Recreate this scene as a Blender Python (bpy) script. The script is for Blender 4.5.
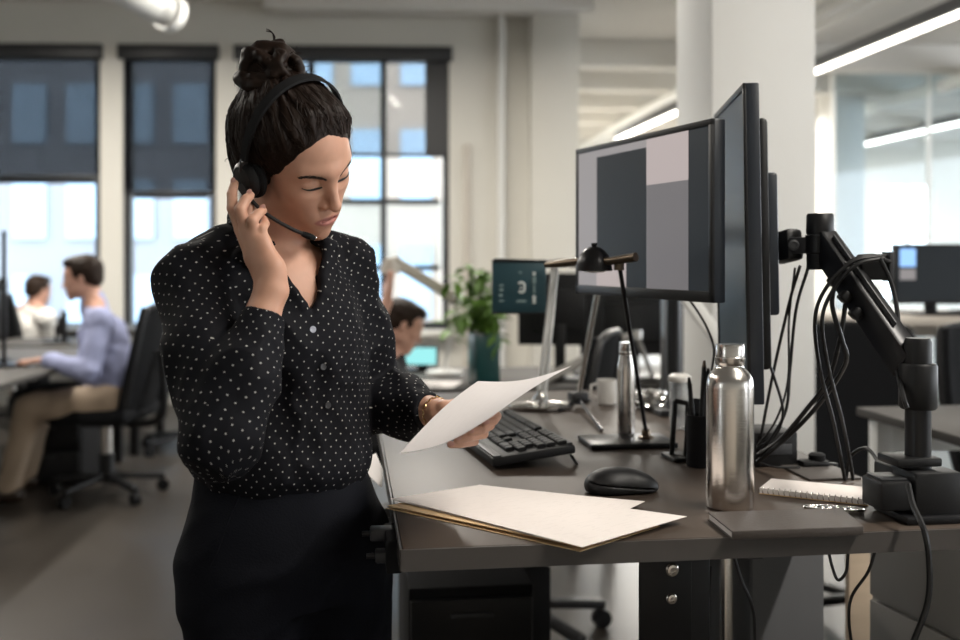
import bpy, bmesh, math, random
import numpy as np
from mathutils import Vector, Matrix

random.seed(7)
for o in list(bpy.data.objects):
    bpy.data.objects.remove(o)
scene = bpy.context.scene
COL = scene.collection

# ------------------------------------------------------------------ camera
CAM_Z = 1.30
FPX = 1000.0                      # focal length in pixels of the 960 px wide frame
cam_d = bpy.data.cameras.new('camera')
cam_d.sensor_width = 36.0
cam_d.lens = 36.0 * FPX / 960.0
cam_d.shift_y = -60.0 / 960.0     # horizon a little above the middle
cam_d.clip_end = 200
cam_d.dof.use_dof = True
cam_d.dof.focus_distance = 1.58
cam_d.dof.aperture_fstop = 2.6
cam = bpy.data.objects.new('camera', cam_d)
cam.location = (0, 0, CAM_Z)
cam.rotation_euler = (math.pi / 2, 0, 0)
COL.objects.link(cam)
scene.camera = cam

# ------------------------------------------------------------------ sky, daylight, exposure
world = bpy.data.worlds.new('overcast_sky')
scene.world = world
world.use_nodes = True
wn = world.node_tree.nodes
wn['Background'].inputs[0].default_value = (0.90, 0.95, 1.0, 1)
wn['Background'].inputs[1].default_value = 3.4
vs = scene.view_settings
vs.view_transform = 'Standard'
vs.look = 'None'
vs.gamma = 1.0
vs.use_curve_mapping = False
vs.exposure = 0.88
scene.cycles.use_denoising = True


def area_light(name, loc, size, power, rot=(0, 0, 0), color=(1, 1, 1), parent=None):
    d = bpy.data.lights.new(name, 'AREA')
    d.shape = 'RECTANGLE'
    d.size, d.size_y = size
    d.energy = power
    d.color = color
    o = bpy.data.objects.new(name, d)
    o.location = loc
    o.rotation_euler = rot
    COL.objects.link(o)
    if parent:
        o.parent = parent
    return o


# ------------------------------------------------------------------ helpers
def P(px, py, Y):
    """world point at depth Y seen at frame position px, py"""
    return Vector(((px - 480.0) / FPX * Y, Y, CAM_Z - (py - 260.0) / FPX * Y))


def Pz(px, py, z):
    """world point on the horizontal plane z seen at px, py"""
    Y = (CAM_Z - z) * FPX / (py - 260.0)
    return Vector(((px - 480.0) / FPX * Y, Y, z))


def RZ(a):
    return Matrix.Rotation(a, 4, 'Z')


class MB:
    """collects boxes, tubes, lathes and prisms; build() links them as one mesh object"""

    def __init__(self):
        self.v, self.f = [], []

    def add(self, vs, fs):
        n = len(self.v)
        self.v += [tuple(p) for p in vs]
        self.f += [tuple(i + n for i in f) for f in fs]
        return self

    def box(self, c, s, m=None, bev=0.0):
        bm = bmesh.new()
        bmesh.ops.create_cube(bm, size=1)
        for v in bm.verts:
            v.co = Vector((v.co.x * s[0], v.co.y * s[1], v.co.z * s[2]))
        if bev > 0:
            bmesh.ops.bevel(bm, geom=list(bm.edges), offset=min(bev, min(s) * .45), segments=2, affect='EDGES', profile=.5)
        T = Matrix.Translation(Vector(c))
        if m is not None:
            T = T @ m
        bm.transform(T)
        bm.verts.index_update()
        self.add([v.co for v in bm.verts], [[v.index for v in f.verts] for f in bm.faces])
        bm.free()
        return self

    def bar(self, a, b, w, h, bev=0.0, up=(0, 0, 1)):
        a, b = Vector(a), Vector(b)
        d = b - a
        y = d.normalized()
        upv = Vector(up)
        if abs(y.dot(upv)) > .98:
            upv = Vector((0, 1, 0))
        x = y.cross(upv).normalized()
        z = x.cross(y)
        m = Matrix((x, y, z)).transposed().to_4x4()
        return self.box((a + b) / 2, (w, d.length, h), m, bev)

    def tube(self, pts, r, n=8, caps=True):
        pts = [Vector(p) for p in pts]
        k = len(pts)
        rs = r if isinstance(r, (list, tuple)) else [r] * k
        t0 = (pts[1] - pts[0]).normalized()
        ref = Vector((0, 0, 1)) if abs(t0.z) < .9 else Vector((1, 0, 0))
        u = t0.cross(ref).normalized()
        vs, fs = [], []
        for i, p in enumerate(pts):
            t = (pts[min(i + 1, k - 1)] - pts[max(i - 1, 0)]).normalized()
            u = (u - t * u.dot(t)).normalized()
            w = t.cross(u)
            for j in range(n):
                a = 2 * math.pi * j / n
                vs.append(p + (u * math.cos(a) + w * math.sin(a)) * rs[i])
        for i in range(k - 1):
            for j in range(n):
                fs.append((i * n + j, i * n + (j + 1) % n, (i + 1) * n + (j + 1) % n, (i + 1) * n + j))
        if caps:
            fs.append(tuple(reversed(range(n))))
            fs.append(tuple((k - 1) * n + j for j in range(n)))
        return self.add(vs, fs)

    def lathe(self, prof, c=(0, 0, 0), n=32, m=None):
        """prof: (radius, height) from bottom to top"""
        vs, fs = [], []
        for r, z in prof:
            for j in range(n):
                a = 2 * math.pi * j / n
                vs.append(Vector((r * math.cos(a), r * math.sin(a), z)))
        for i in range(len(prof) - 1):
            for j in range(n):
                fs.append((i * n + j, i * n + (j + 1) % n, (i + 1) * n + (j + 1) % n, (i + 1) * n + j))
        if prof[0][0] > 1e-5:
            fs.append(tuple(reversed(range(n))))
        if prof[-1][0] > 1e-5:
            fs.append(tuple((len(prof) - 1) * n + j for j in range(n)))
        T = Matrix.Translation(Vector(c))
        if m is not None:
            T = T @ m
        return self.add([T @ v for v in vs], fs)

    def cyl(self, a, b, r, n=20, r2=None, bev=0.0):
        a, b = Vector(a), Vector(b)
        d = b - a
        L = d.length
        m = d.to_track_quat('Z', 'Y').to_matrix().to_4x4()
        r2 = r if r2 is None else r2
        if bev > 0:
            prof = [(r - bev, 0), (r, bev), (r2, L - bev), (r2 - bev, L)]
        else:
            prof = [(r, 0), (r2, L)]
        return self.lathe(prof, a, n, m)

    def prism(self, poly, z0, z1, m=None):
        n = len(poly)
        vs = [Vector((x, y, z0)) for x, y in poly] + [Vector((x, y, z1)) for x, y in poly]
        fs = [tuple(reversed(range(n))), tuple(range(n, 2 * n))]
        fs += [(i, (i + 1) % n, n + (i + 1) % n, n + i) for i in range(n)]
        if m is not None:
            vs = [m @ v for v in vs]
        return self.add(vs, fs)

    def build(self, name, mat, parent=None, smooth=True, origin=None, **kw):
        me = bpy.data.meshes.new(name)
        v = self.v
        if origin is not None:
            v = [(p[0] - origin[0], p[1] - origin[1], p[2] - origin[2]) for p in v]
        me.from_pydata(v, [], self.f)
        return finish(name, me, mat, parent, smooth, origin, **kw)


def finish(name, me, mat, parent=None, smooth=True, origin=None, label=None, cat=None, group=None, kind=None):
    me.validate()
    if smooth:
        me.shade_smooth()
        try:
            me.set_sharp_from_angle(angle=math.radians(38))
        except Exception:
            pass
    me.materials.append(mat)
    o = bpy.data.objects.new(name, me)
    COL.objects.link(o)
    if parent is not None:
        o.parent = parent
    elif origin is not None:
        o.location = origin
    tag(o, label, cat, group, kind)
    return o


def tag(o, label=None, cat=None, group=None, kind=None):
    if label: o['label'] = label
    if cat: o['category'] = cat
    if group: o['group'] = group
    if kind: o['kind'] = kind
    return o


def thing(name, label, cat, loc=(0, 0, 0), rz=0.0, group=None, kind=None):
    o = bpy.data.objects.new(name, None)
    o.empty_display_size = .1
    o.location = loc
    o.rotation_euler = (0, 0, rz)
    COL.objects.link(o)
    return tag(o, label, cat, group, kind)


def copy_tree(o, parent=None, label=None):
    c = o.copy()
    COL.objects.link(c)
    if parent is not None:
        c.parent = parent
    if label:
        c['label'] = label
    for ch in list(o.children):
        copy_tree(ch, c)
    return c


def smooth_path(pts, n=8):
    """Catmull-Rom through pts"""
    pts = [Vector(p) for p in pts]
    q = [pts[0] * 2 - pts[1]] + pts + [pts[-1] * 2 - pts[-2]]
    out = []
    for i in range(1, len(q) - 2):
        for k in range(n):
            t = k / n
            a, b, c, d = q[i - 1], q[i], q[i + 1], q[i + 2]
            out.append(.5 * ((2 * b) + (c - a) * t + (2 * a - 5 * b + 4 * c - d) * t * t + (3 * b - a - 3 * c + d) * t ** 3))
    out.append(pts[-1])
    return out


# ------------------------------------------------------------------ materials
def mat(name, col, rough=.5, metal=0.0, spec=.5, bump=0.0, bscale=60.0, var=0.0, vscale=8.0, emis=None, estr=0.0,
        alpha=1.0, coat=0.0, trans=0.0, aniso=0.0, sheen=0.0, stretch=None, sss=0.0):
    m = bpy.data.materials.new(name)
    m.use_nodes = True
    nt = m.node_tree
    b = nt.nodes['Principled BSDF']
    b.inputs['Base Color'].default_value = (*col, 1)
    b.inputs['Roughness'].default_value = rough
    b.inputs['Metallic'].default_value = metal
    b.inputs['Specular IOR Level'].default_value = spec
    b.inputs['Coat Weight'].default_value = coat
    b.inputs['Transmission Weight'].default_value = trans
    b.inputs['Anisotropic'].default_value = aniso
    b.inputs['Sheen Weight'].default_value = sheen
    b.inputs['Alpha'].default_value = alpha
    if sss:
        b.inputs['Subsurface Weight'].default_value = sss
        b.inputs['Subsurface Radius'].default_value = (1.0, .4, .25)
        b.inputs['Subsurface Scale'].default_value = .006
    if emis:
        b.inputs['Emission Color'].default_value = (*emis, 1)
        b.inputs['Emission Strength'].default_value = estr
    if bump or var:
        tc = nt.nodes.new('ShaderNodeTexCoord')
        vec = tc.outputs['Object']
        if stretch:
            mp = nt.nodes.new('ShaderNodeMapping')
            mp.inputs['Scale'].default_value = stretch
            nt.links.new(vec, mp.inputs[0])
            vec = mp.outputs[0]
        if bump:
            n = nt.nodes.new('ShaderNodeTexNoise')
            n.inputs['Scale'].default_value = bscale
            n.inputs['Detail'].default_value = 4
            nt.links.new(vec, n.inputs['Vector'])
            bp = nt.nodes.new('ShaderNodeBump')
            bp.inputs['Strength'].default_value = bump
            bp.inputs['Distance'].default_value = .01
            nt.links.new(n.outputs[0], bp.inputs['Height'])
            nt.links.new(bp.outputs[0], b.inputs['Normal'])
        if var:
            n2 = nt.nodes.new('ShaderNodeTexNoise')
            n2.inputs['Scale'].default_value = vscale
            n2.inputs['Detail'].default_value = 5
            nt.links.new(vec, n2.inputs['Vector'])
            mx = nt.nodes.new('ShaderNodeMix')
            mx.data_type = 'RGBA'
            mx.inputs[6].default_value = (*[c * (1 - var) for c in col], 1)
            mx.inputs[7].default_value = (*[min(1, c * (1 + var)) for c in col], 1)
            nt.links.new(n2.outputs[0], mx.inputs[0])
            nt.links.new(mx.outputs[2], b.inputs['Base Color'])
    return m


def nodes_of(m):
    return m.node_tree.nodes, m.node_tree.links, m.node_tree.nodes['Principled BSDF']


M = {}
M['wall'] = mat('painted_wall', (.66, .64, .585), .75, bump=.15, bscale=25, var=.05, vscale=2)
M['ceiling'] = mat('painted_ceiling', (.74, .72, .68), .8, bump=.2, bscale=8, var=.06, vscale=1.5)
M['pillar'] = mat('painted_pillar', (.74, .735, .715), .7, bump=.06, bscale=40, var=.03, vscale=3)
M['concrete'] = mat('polished_concrete', (.046, .040, .034), .34, bump=.05, bscale=6, var=.35, vscale=1.3, spec=.32)
M['frame_dark'] = mat('dark_window_frame', (.012, .013, .015), .45)
M['glass'] = mat('clear_glass', (.9, .95, .95), .03, trans=1.0, spec=.5)
M['white_metal'] = mat('white_metal', (.75, .75, .73), .4)
M['duct'] = mat('duct_wrap', (.62, .62, .60), .6, bump=.5, bscale=18, var=.15)
M['black_plastic'] = mat('black_plastic', (.010, .010, .011), .45, spec=.35, bump=.02, bscale=300)
M['matte_black'] = mat('matte_black', (.009, .009, .010), .75, spec=.2)
M['black_metal'] = mat('black_metal', (.014, .014, .016), .32, metal=.3, spec=.5)
M['dark_grey_plastic'] = mat('dark_grey_plastic', (.035, .036, .04), .45)
M['monitor_body'] = mat('monitor_body', (.022, .027, .036), .35)
M['steel'] = mat('brushed_steel', (.74, .70, .66), .20, metal=1.0, bump=.04, bscale=30, stretch=(1, 1, 40), aniso=.5)
M['chrome'] = mat('chrome', (.66, .65, .63), .16, metal=1.0)
M['brass'] = mat('aged_brass', (.15, .115, .085), .3, metal=1.0)
M['desk_top'] = mat('desk_laminate', (.060, .044, .034), .44, spec=.32, bump=.02, bscale=120, var=.12, vscale=20, stretch=(1, 6, 1))
M['desk_edge'] = mat('desk_edge_band', (.070, .062, .057), .5, var=.06, vscale=30)
M['paper'] = mat('white_paper', (.80, .76, .74), .75, bump=.03, bscale=20)
M['manila'] = mat('manila_card', (.74, .52, .28), .75, bump=.04, bscale=60)
M['key'] = mat('key_plastic', (.012, .012, .013), .5, spec=.25)
M['notebook_cover'] = mat('notebook_cover', (.060, .049, .043), .5, bump=.08, bscale=200)
M['teal'] = mat('teal_ceramic', (.008, .055, .055), .3)
M['teal_board'] = mat('teal_board', (.012, .048, .062), .5)
M['leaf'] = mat('plant_leaf', (.12, .24, .035), .5, var=.3, vscale=30)
M['cable'] = mat('cable_rubber', (.009, .009, .010), .42)
M['chair_mesh'] = mat('chair_fabric', (.009, .0095, .011), .9, spec=.15, bump=.3, bscale=200)
M['grey_panel'] = mat('grey_steel_panel', (.115, .118, .125), .4, var=.1, vscale=3)
M['grey_cabinet'] = mat('grey_cabinet', (.32, .305, .28), .42, var=.05, vscale=4)
M['beige_wood'] = mat('pale_wood', (.50, .40, .30), .5, var=.12, vscale=6, stretch=(1, 1, 12))
M['far_desk'] = mat('far_desk_top', (.07, .066, .062), .6, spec=.25)
M['beige_panel'] = mat('beige_panel', (.55, .50, .44), .6, var=.05, vscale=3)
M['khaki'] = mat('khaki_cotton', (.36, .275, .20), .85, bump=.1, bscale=150, var=.08)
M['blue_shirt'] = mat('blue_shirt', (.33, .36, .56), .8, bump=.08, bscale=150, var=.06)
M['white_shirt'] = mat('white_shirt', (.80, .78, .74), .8, bump=.08, bscale=150)
M['black_cloth'] = mat('black_cloth', (.012, .012, .014), .85, bump=.12, bscale=200)
M['trouser'] = mat('navy_black_wool', (.0058, .0064, .0095), .9, bump=.15, bscale=350, spec=.12)
M['shoe'] = mat('dark_leather', (.03, .018, .012), .4)
M['button'] = mat('pearl_button', (.45, .47, .55), .2, coat=.5)
M['lip_line'] = mat('lip_line', (.10, .028, .024), .6)
M['lash'] = mat('lash', (.008, .006, .005), .7)
M['brow'] = mat('brow_hair', (.022, .012, .008), .7)
M['nail'] = mat('finger_nail', (.62, .34, .28), .3)
M['gold'] = mat('gold_chain', (.72, .52, .26), .25, metal=1.0)
M['lamp_tube'] = mat('lamp_tube', (1, 1, 1), .5, emis=(1, .93, .82), estr=5.0)
M['clear_plastic'] = mat('clear_plastic', (.85, .87, .88), .08, trans=.85)
M['mug_white'] = mat('mug_glaze', (.62, .60, .57), .25)
M['street'] = mat('asphalt', (.25, .25, .25), .9)
M['facade_blue'] = mat('pale_facade', (.26, .28, .32), .8, var=.08, vscale=.4)
M['facade_beige'] = mat('beige_facade', (.40, .34, .29), .8, var=.08, vscale=.4)
M['facade_glass'] = mat('facade_glass', (.36, .50, .66), .3)


# mesh roller blind: dark thread with open holes, so the street shows faintly through
def blind_mat(name, col, cover):
    m = bpy.data.materials.new(name)
    m.use_nodes = True
    nt = m.node_tree
    nt.nodes.remove(nt.nodes['Principled BSDF'])
    out = nt.nodes['Material Output']
    d = nt.nodes.new('ShaderNodeBsdfDiffuse')
    d.inputs[0].default_value = (*col, 1)
    t = nt.nodes.new('ShaderNodeBsdfTransparent')
    mx = nt.nodes.new('ShaderNodeMixShader')
    mx.inputs[0].default_value = cover
    nt.links.new(t.outputs[0], mx.inputs[1])
    nt.links.new(d.outputs[0], mx.inputs[2])
    nt.links.new(mx.outputs[0], out.inputs[0])
    return m


M['blind_dark'] = blind_mat('mesh_blind_dark', (.010, .011, .014), .75)
M['blind_open'] = blind_mat('mesh_blind_open', (.06, .06, .06), .40)


def pane_mat(name, tint, refl):
    """thin window pane: mostly see-through with a soft mirror"""
    m = bpy.data.materials.new(name)
    m.use_nodes = True
    nt = m.node_tree
    nt.nodes.remove(nt.nodes['Principled BSDF'])
    out = nt.nodes['Material Output']
    g = nt.nodes.new('ShaderNodeBsdfGlossy')
    g.inputs['Roughness'].default_value = .02
    t = nt.nodes.new('ShaderNodeBsdfTransparent')
    t.inputs[0].default_value = (*tint, 1)
    mx = nt.nodes.new('ShaderNodeMixShader')
    mx.inputs[0].default_value = refl
    nt.links.new(t.outputs[0], mx.inputs[1])
    nt.links.new(g.outputs[0], mx.inputs[2])
    nt.links.new(mx.outputs[0], out.inputs[0])
    return m


M['pane'] = pane_mat('window_pane', (.93, .96, .97), .012)
M['partition_glass'] = pane_mat('partition_glass', (.84, .90, .93), .05)


def skin_mat(name, base, lip, sss=.12):
    m = mat(name, base, .48, spec=.35, sss=sss)
    n, l, b = nodes_of(m)
    at = n.new('ShaderNodeAttribute')
    at.attribute_name = 'lip'
    no = n.new('ShaderNodeTexNoise')
    no.inputs['Scale'].default_value = 40
    mx0 = n.new('ShaderNodeMix')
    mx0.data_type = 'RGBA'
    mx0.inputs[6].default_value = (*[c * .93 for c in base], 1)
    mx0.inputs[7].default_value = (*[c * 1.07 for c in base], 1)
    mx = n.new('ShaderNodeMix')
    mx.data_type = 'RGBA'
    mx.inputs[7].default_value = (*lip, 1)
    l.new(no.outputs[0], mx0.inputs[0])
    l.new(mx0.outputs[2], mx.inputs[6])
    l.new(at.outputs['Fac'], mx.inputs[0])
    l.new(mx.outputs[2], b.inputs['Base Color'])
    return m


M['skin'] = skin_mat('warm_skin', (.60, .335, .235), (.47, .19, .16))
M['skin_fair'] = skin_mat('fair_skin', (.56, .32, .24), (.45, .18, .15), 0)


def hair_mat(name, col, streak):
    m = mat(name, col, .5, spec=.16)
    n, l, b = nodes_of(m)
    uv = n.new('ShaderNodeUVMap')
    mp = n.new('ShaderNodeMapping')
    mp.inputs['Scale'].default_value = (90, 3, 1)
    no = n.new('ShaderNodeTexNoise')
    no.inputs['Scale'].default_value = 1.0
    no.inputs['Detail'].default_value = 5
    l.new(uv.outputs[0], mp.inputs[0])
    l.new(mp.outputs[0], no.inputs['Vector'])
    bp = n.new('ShaderNodeBump')
    bp.inputs['Strength'].default_value = .55
    bp.inputs['Distance'].default_value = .004
    l.new(no.outputs[0], bp.inputs['Height'])
    l.new(bp.outputs[0], b.inputs['Normal'])
    mx = n.new('ShaderNodeMix')
    mx.data_type = 'RGBA'
    mx.inputs[6].default_value = (*[c * .5 for c in col], 1)
    mx.inputs[7].default_value = (*streak, 1)  # lighter brown strands mixed in by the noise
    l.new(no.outputs[0], mx.inputs[0])
    l.new(mx.outputs[2], b.inputs['Base Color'])
    return m


M['hair'] = hair_mat('dark_brown_hair', (.0075, .0046, .0034), (.026, .0135, .0085))
M['hair_short'] = hair_mat('short_brown_hair', (.02, .012, .008), (.035, .02, .013))


def dots_mat():
    """black blouse cloth with small staggered off-white dots laid out in the cloth's own UVs (metres)"""
    m = mat('dotted_blouse', (.0065, .0068, .0095), .75, spec=.14)
    n, l, b = nodes_of(m)
    uv = n.new('ShaderNodeUVMap')
    mp = n.new('ShaderNodeMapping')
    mp.inputs['Rotation'].default_value = (0, 0, math.radians(38))
    mp.inputs['Scale'].default_value = (1 / .0142, 1 / .0142, 1)
    l.new(uv.outputs[0], mp.inputs[0])
    vo = n.new('ShaderNodeTexVoronoi')
    vo.voronoi_dimensions = '2D'
    vo.inputs['Scale'].default_value = 1
    vo.inputs['Randomness'].default_value = .18
    l.new(mp.outputs[0], vo.inputs['Vector'])
    lt = n.new('ShaderNodeMath')
    lt.operation = 'LESS_THAN'
    lt.inputs[1].default_value = .092
    l.new(vo.outputs['Distance'], lt.inputs[0])
    mx = n.new('ShaderNodeMix')
    mx.data_type = 'RGBA'
    mx.inputs[6].default_value = (.0065, .0068, .0095, 1)
    mx.inputs[7].default_value = (.42, .41, .39, 1)
    l.new(lt.outputs[0], mx.inputs[0])
    l.new(mx.outputs[2], b.inputs['Base Color'])
    no = n.new('ShaderNodeTexNoise')
    no.inputs['Scale'].default_value = 700
    tc = n.new('ShaderNodeTexCoord')
    l.new(tc.outputs['Object'], no.inputs['Vector'])
    bp = n.new('ShaderNodeBump')
    bp.inputs['Strength'].default_value = .15
    bp.inputs['Distance'].default_value = .002
    l.new(no.outputs[0], bp.inputs['Height'])
    l.new(bp.outputs[0], b.inputs['Normal'])
    return m


M['dots'] = dots_mat()


def print_mat(name, base, ink):
    """paper with faint printed lines in the sheet's own UVs"""
    m = mat(name, base, .72)
    n, l, b = nodes_of(m)
    uv = n.new('ShaderNodeUVMap')
    sx = n.new('ShaderNodeSeparateXYZ')
    l.new(uv.outputs[0], sx.inputs[0])
    mp = n.new('ShaderNodeMapping')
    mp.inputs['Scale'].default_value = (9, 70, 1)
    l.new(uv.outputs[0], mp.inputs[0])
    no = n.new('ShaderNodeTexNoise')
    no.inputs['Scale'].default_value = 1.0
    no.inputs['Detail'].default_value = 1
    l.new(mp.outputs[0], no.inputs['Vector'])
    wv = n.new('ShaderNodeMath')
    wv.operation = 'GREATER_THAN'
    wv.inputs[1].default_value = .60
    l.new(no.outputs[0], wv.inputs[0])
    mul = n.new('ShaderNodeMath')
    mul.operation = 'MULTIPLY'
    mul.inputs[1].default_value = .11
    l.new(wv.outputs[0], mul.inputs[0])
    mx = n.new('ShaderNodeMix')
    mx.data_type = 'RGBA'
    mx.inputs[6].default_value = (*base, 1)
    mx.inputs[7].default_value = (*ink, 1)
    l.new(mul.outputs[0], mx.inputs[0])
    l.new(mx.outputs[2], b.inputs['Base Color'])
    return m


M['print_paper'] = print_mat('printed_paper', (.78, .72, .685), (.42, .38, .36))
M['print_hand'] = print_mat('printed_sheet', (.80, .76, .76), (.58, .52, .50))


def emit_mat(name, col, s):
    return mat(name, (.008, .008, .008), .35, spec=.25, emis=col, estr=s)


M['scr_dark'] = emit_mat('screen_dark', (.012, .016, .02), .5)
M['scr_grey'] = emit_mat('screen_grey', (.30, .28, .28), .55)
M['scr_mid'] = emit_mat('screen_mid', (.16, .15, .155), .55)
M['scr_light'] = emit_mat('screen_light', (.42, .36, .35), .6)
M['scr_blue'] = emit_mat('screen_blue', (.25, .45, .8), .9)
M['scr_cyan'] = emit_mat('screen_cyan', (.25, .62, .62), .8)
M['white_print'] = mat('white_print', (.62, .66, .64), .6)
M['white_dim'] = mat('pale_print', (.20, .28, .28), .6)
# ------------------------------------------------------------------ smooth solid modelling for bodies and cloth
import openvdb as vdb

_rng = np.random.RandomState(3)
_NT = _rng.rand(32, 32, 32).astype(np.float32)


def vnoise(p):
    """value noise, -1..1, p (N,3)"""
    i = np.floor(p).astype(np.int64)
    f = (p - i).astype(np.float32)
    f = f * f * (3 - 2 * f)
    a = i & 31
    b = (i + 1) & 31
    x0, y0, z0 = a[:, 0], a[:, 1], a[:, 2]
    x1, y1, z1 = b[:, 0], b[:, 1], b[:, 2]
    fx, fy, fz = f[:, 0], f[:, 1], f[:, 2]
    c00 = _NT[x0, y0, z0] * (1 - fx) + _NT[x1, y0, z0] * fx
    c10 = _NT[x0, y1, z0] * (1 - fx) + _NT[x1, y1, z0] * fx
    c01 = _NT[x0, y0, z1] * (1 - fx) + _NT[x1, y0, z1] * fx
    c11 = _NT[x0, y1, z1] * (1 - fx) + _NT[x1, y1, z1] * fx
    return ((c00 * (1 - fy) + c10 * fy) * (1 - fz) + (c01 * (1 - fy) + c11 * fy) * fz) * 2 - 1


def A(v):
    return np.array(v, dtype=np.float64)


class Frame:
    """local axes (columns x, y, z), origin and scale"""

    def __init__(self, R, c, s=1.0):
        self.R, self.c, self.s = np.array(R, float), A(c), s

    def local(self, p):
        return (p - self.c) @ self.R / self.s

    def world(self, q):
        return self.R @ (A(q) * self.s) + self.c


def euler_frame(yaw, pitch, roll, c, s=1.0):
    y, p, r = (math.radians(a) for a in (yaw, pitch, roll))
    Rz = np.array([[math.cos(y), -math.sin(y), 0], [math.sin(y), math.cos(y), 0], [0, 0, 1]])
    Rx = np.array([[1, 0, 0], [0, math.cos(p), -math.sin(p)], [0, math.sin(p), math.cos(p)]])
    Ry = np.array([[math.cos(r), 0, math.sin(r)], [0, 1, 0], [-math.sin(r), 0, math.cos(r)]])
    return Frame(Rz @ Rx @ Ry, c, s)


class SDF:
    def __init__(self):
        self.ops = []      # (fn, frame, centre, radius, k, mode)
        self.disp = None

    def _add(self, fn, fr, cen, rad, k, mode):
        if fr is not None:
            cen = fr.world(cen)
            rad = rad * fr.s
        self.ops.append((fn, fr, A(cen), rad, k, mode))
        return self

    def ell(self, c, r, k=.01, fr=None, mode='u', rot=None):
        c, r = A(c), A(r)
        Rm = None if rot is None else np.array(rot, float)

        def fn(p):
            q = p - c
            if Rm is not None:
                q = q @ Rm
            k0 = np.sqrt(((q / r) ** 2).sum(1))
            k1 = np.sqrt(((q / (r * r)) ** 2).sum(1)) + 1e-9
            return k0 * (k0 - 1) / k1
        return self._add(fn, fr, c, r.max(), k, mode)

    def cone(self, a, b, ra, rb, k=.01, fr=None, mode='u'):
        a, b = A(a), A(b)
        ba = b - a
        L2 = max(float(ba @ ba), 1e-12)

        def fn(p):
            q = p - a
            t = np.clip(q @ ba / L2, 0, 1)
            return np.sqrt(((q - t[:, None] * ba) ** 2).sum(1)) - (ra + (rb - ra) * t)
        return self._add(fn, fr, (a + b) / 2, math.sqrt(L2) / 2 + max(ra, rb), k, mode)

    def chain(self, pts, rs, k=.01, fr=None, mode='u'):
        for i in range(len(pts) - 1):
            self.cone(pts[i], pts[i + 1], rs[i], rs[i + 1], k, fr, mode)
        return self

    def loft(self, rows, R2, k=.01, mode='u', n=2.0):
        """rows: z, cx, cy, a, b - stacked ellipses; R2: 2x2 with columns a-axis, b-axis"""
        rows = sorted(rows)
        T = np.array(rows, float)
        R2 = np.array(R2, float)

        def fn(p):
            z = np.clip(p[:, 2], T[0, 0], T[-1, 0])
            cx, cy, a, b = (smooth_interp(z, T[:, 0], T[:, j]) for j in range(1, 5))
            q = np.stack([p[:, 0] - cx, p[:, 1] - cy], 1) @ R2
            x, y = np.abs(q[:, 0]), np.abs(q[:, 1])
            k0 = ((x / a) ** n + (y / b) ** n) ** (1 / n)
            k1 = np.sqrt((x / (a * a)) ** 2 + (y / (b * b)) ** 2) + 1e-6
            d = (k0 - 1) * np.minimum(k0 / k1, np.maximum(a, b))
            dz = np.maximum(T[0, 0] - p[:, 2], p[:, 2] - T[-1, 0])
            return np.where(dz > 0, np.sqrt(np.maximum(d, 0) ** 2 + dz ** 2), np.maximum(d, dz))
        cz = (T[0, 0] + T[-1, 0]) / 2
        return self._add(fn, None, (T[:, 1].mean(), T[:, 2].mean(), cz), (T[-1, 0] - T[0, 0]) / 2 + T[:, 3:].max() + .1, k, mode)

    def field(self, fn, cen, rad, k=.005, fr=None, mode='s'):
        return self._add(fn, fr, cen, rad, k, mode)

    def eval(self, p, cull=None, disp=True):
        d = np.full(len(p), 1.0 if cull is None else .06)
        cache = {}
        for fn, fr, cen, rad, k, mode in self.ops:
            if cull is not None and np.linalg.norm(cen - cull[0]) > cull[1] + rad + .045:
                continue
            if fr is None:
                e = fn(p)
            else:
                q = cache.get(id(fr))
                if q is None:
                    q = cache[id(fr)] = fr.local(p)
                e = fn(q) * fr.s
            if mode == 'u':
                h = np.maximum(k - np.abs(d - e), 0) / k
                d = np.minimum(d, e) - h * h * k * .25
            elif mode == 's':
                h = np.maximum(k - np.abs(d + e), 0) / k
                d = np.maximum(d, -e) + h * h * k * .25
            elif mode == 'i':
                d = np.maximum(d, e)
        if disp and self.disp is not None:
            near = np.abs(d) < .03
            if near.any():
                d[near] += self.disp(p[near])
        return d

    def snap(self, p, off=0.0, it=12):
        """nearest surface point(s)"""
        p = np.atleast_2d(A(p)).copy()
        e = 4e-4
        for _ in range(it):
            d = self.eval(p) - off
            g = np.stack([self.eval(p + e * np.eye(3)[i]) - self.eval(p - e * np.eye(3)[i]) for i in range(3)], 1) / (2 * e)
            g /= (g ** 2).sum(1, keepdims=True) + 1e-9
            p -= np.clip(d, -.02, .02)[:, None] * g * .8
        return p

    def mesh(self, vox, lo=None, hi=None):
        if lo is None:
            us = [o for o in self.ops if o[5] == 'u']
            lo = np.min([o[2] - o[3] for o in us], 0) - .03
            hi = np.max([o[2] + o[3] for o in us], 0) + .03
        lo, hi = A(lo), A(hi)
        B = 8
        nb = np.ceil((hi - lo) / (vox * B)).astype(int)
        ii = np.stack(np.meshgrid(*[np.arange(n) for n in nb], indexing='ij'), -1).reshape(-1, 3)
        cc = lo + (ii + .5) * B * vox
        dc = np.concatenate([self.eval(c, disp=False) for c in np.array_split(cc, max(1, len(cc) // 40000))])
        act = np.abs(dc) < B * vox * .87 * 1.35 + .014
        big = 3 * vox
        arr = np.repeat(np.repeat(np.repeat(np.where(dc.reshape(nb) < 0, -big, big).astype(np.float32), B, 0), B, 1), B, 2)
        off = (np.stack(np.meshgrid(*[np.arange(B)] * 3, indexing='ij'), -1).reshape(-1, 3) + .5) * vox
        ia = ii[act]
        sup = (ia // 3) @ np.array([1000000, 1000, 1])
        order = np.argsort(sup, kind='stable')
        ia, sup = ia[order], sup[order]
        cuts = np.flatnonzero(np.diff(sup)) + 1
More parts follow.
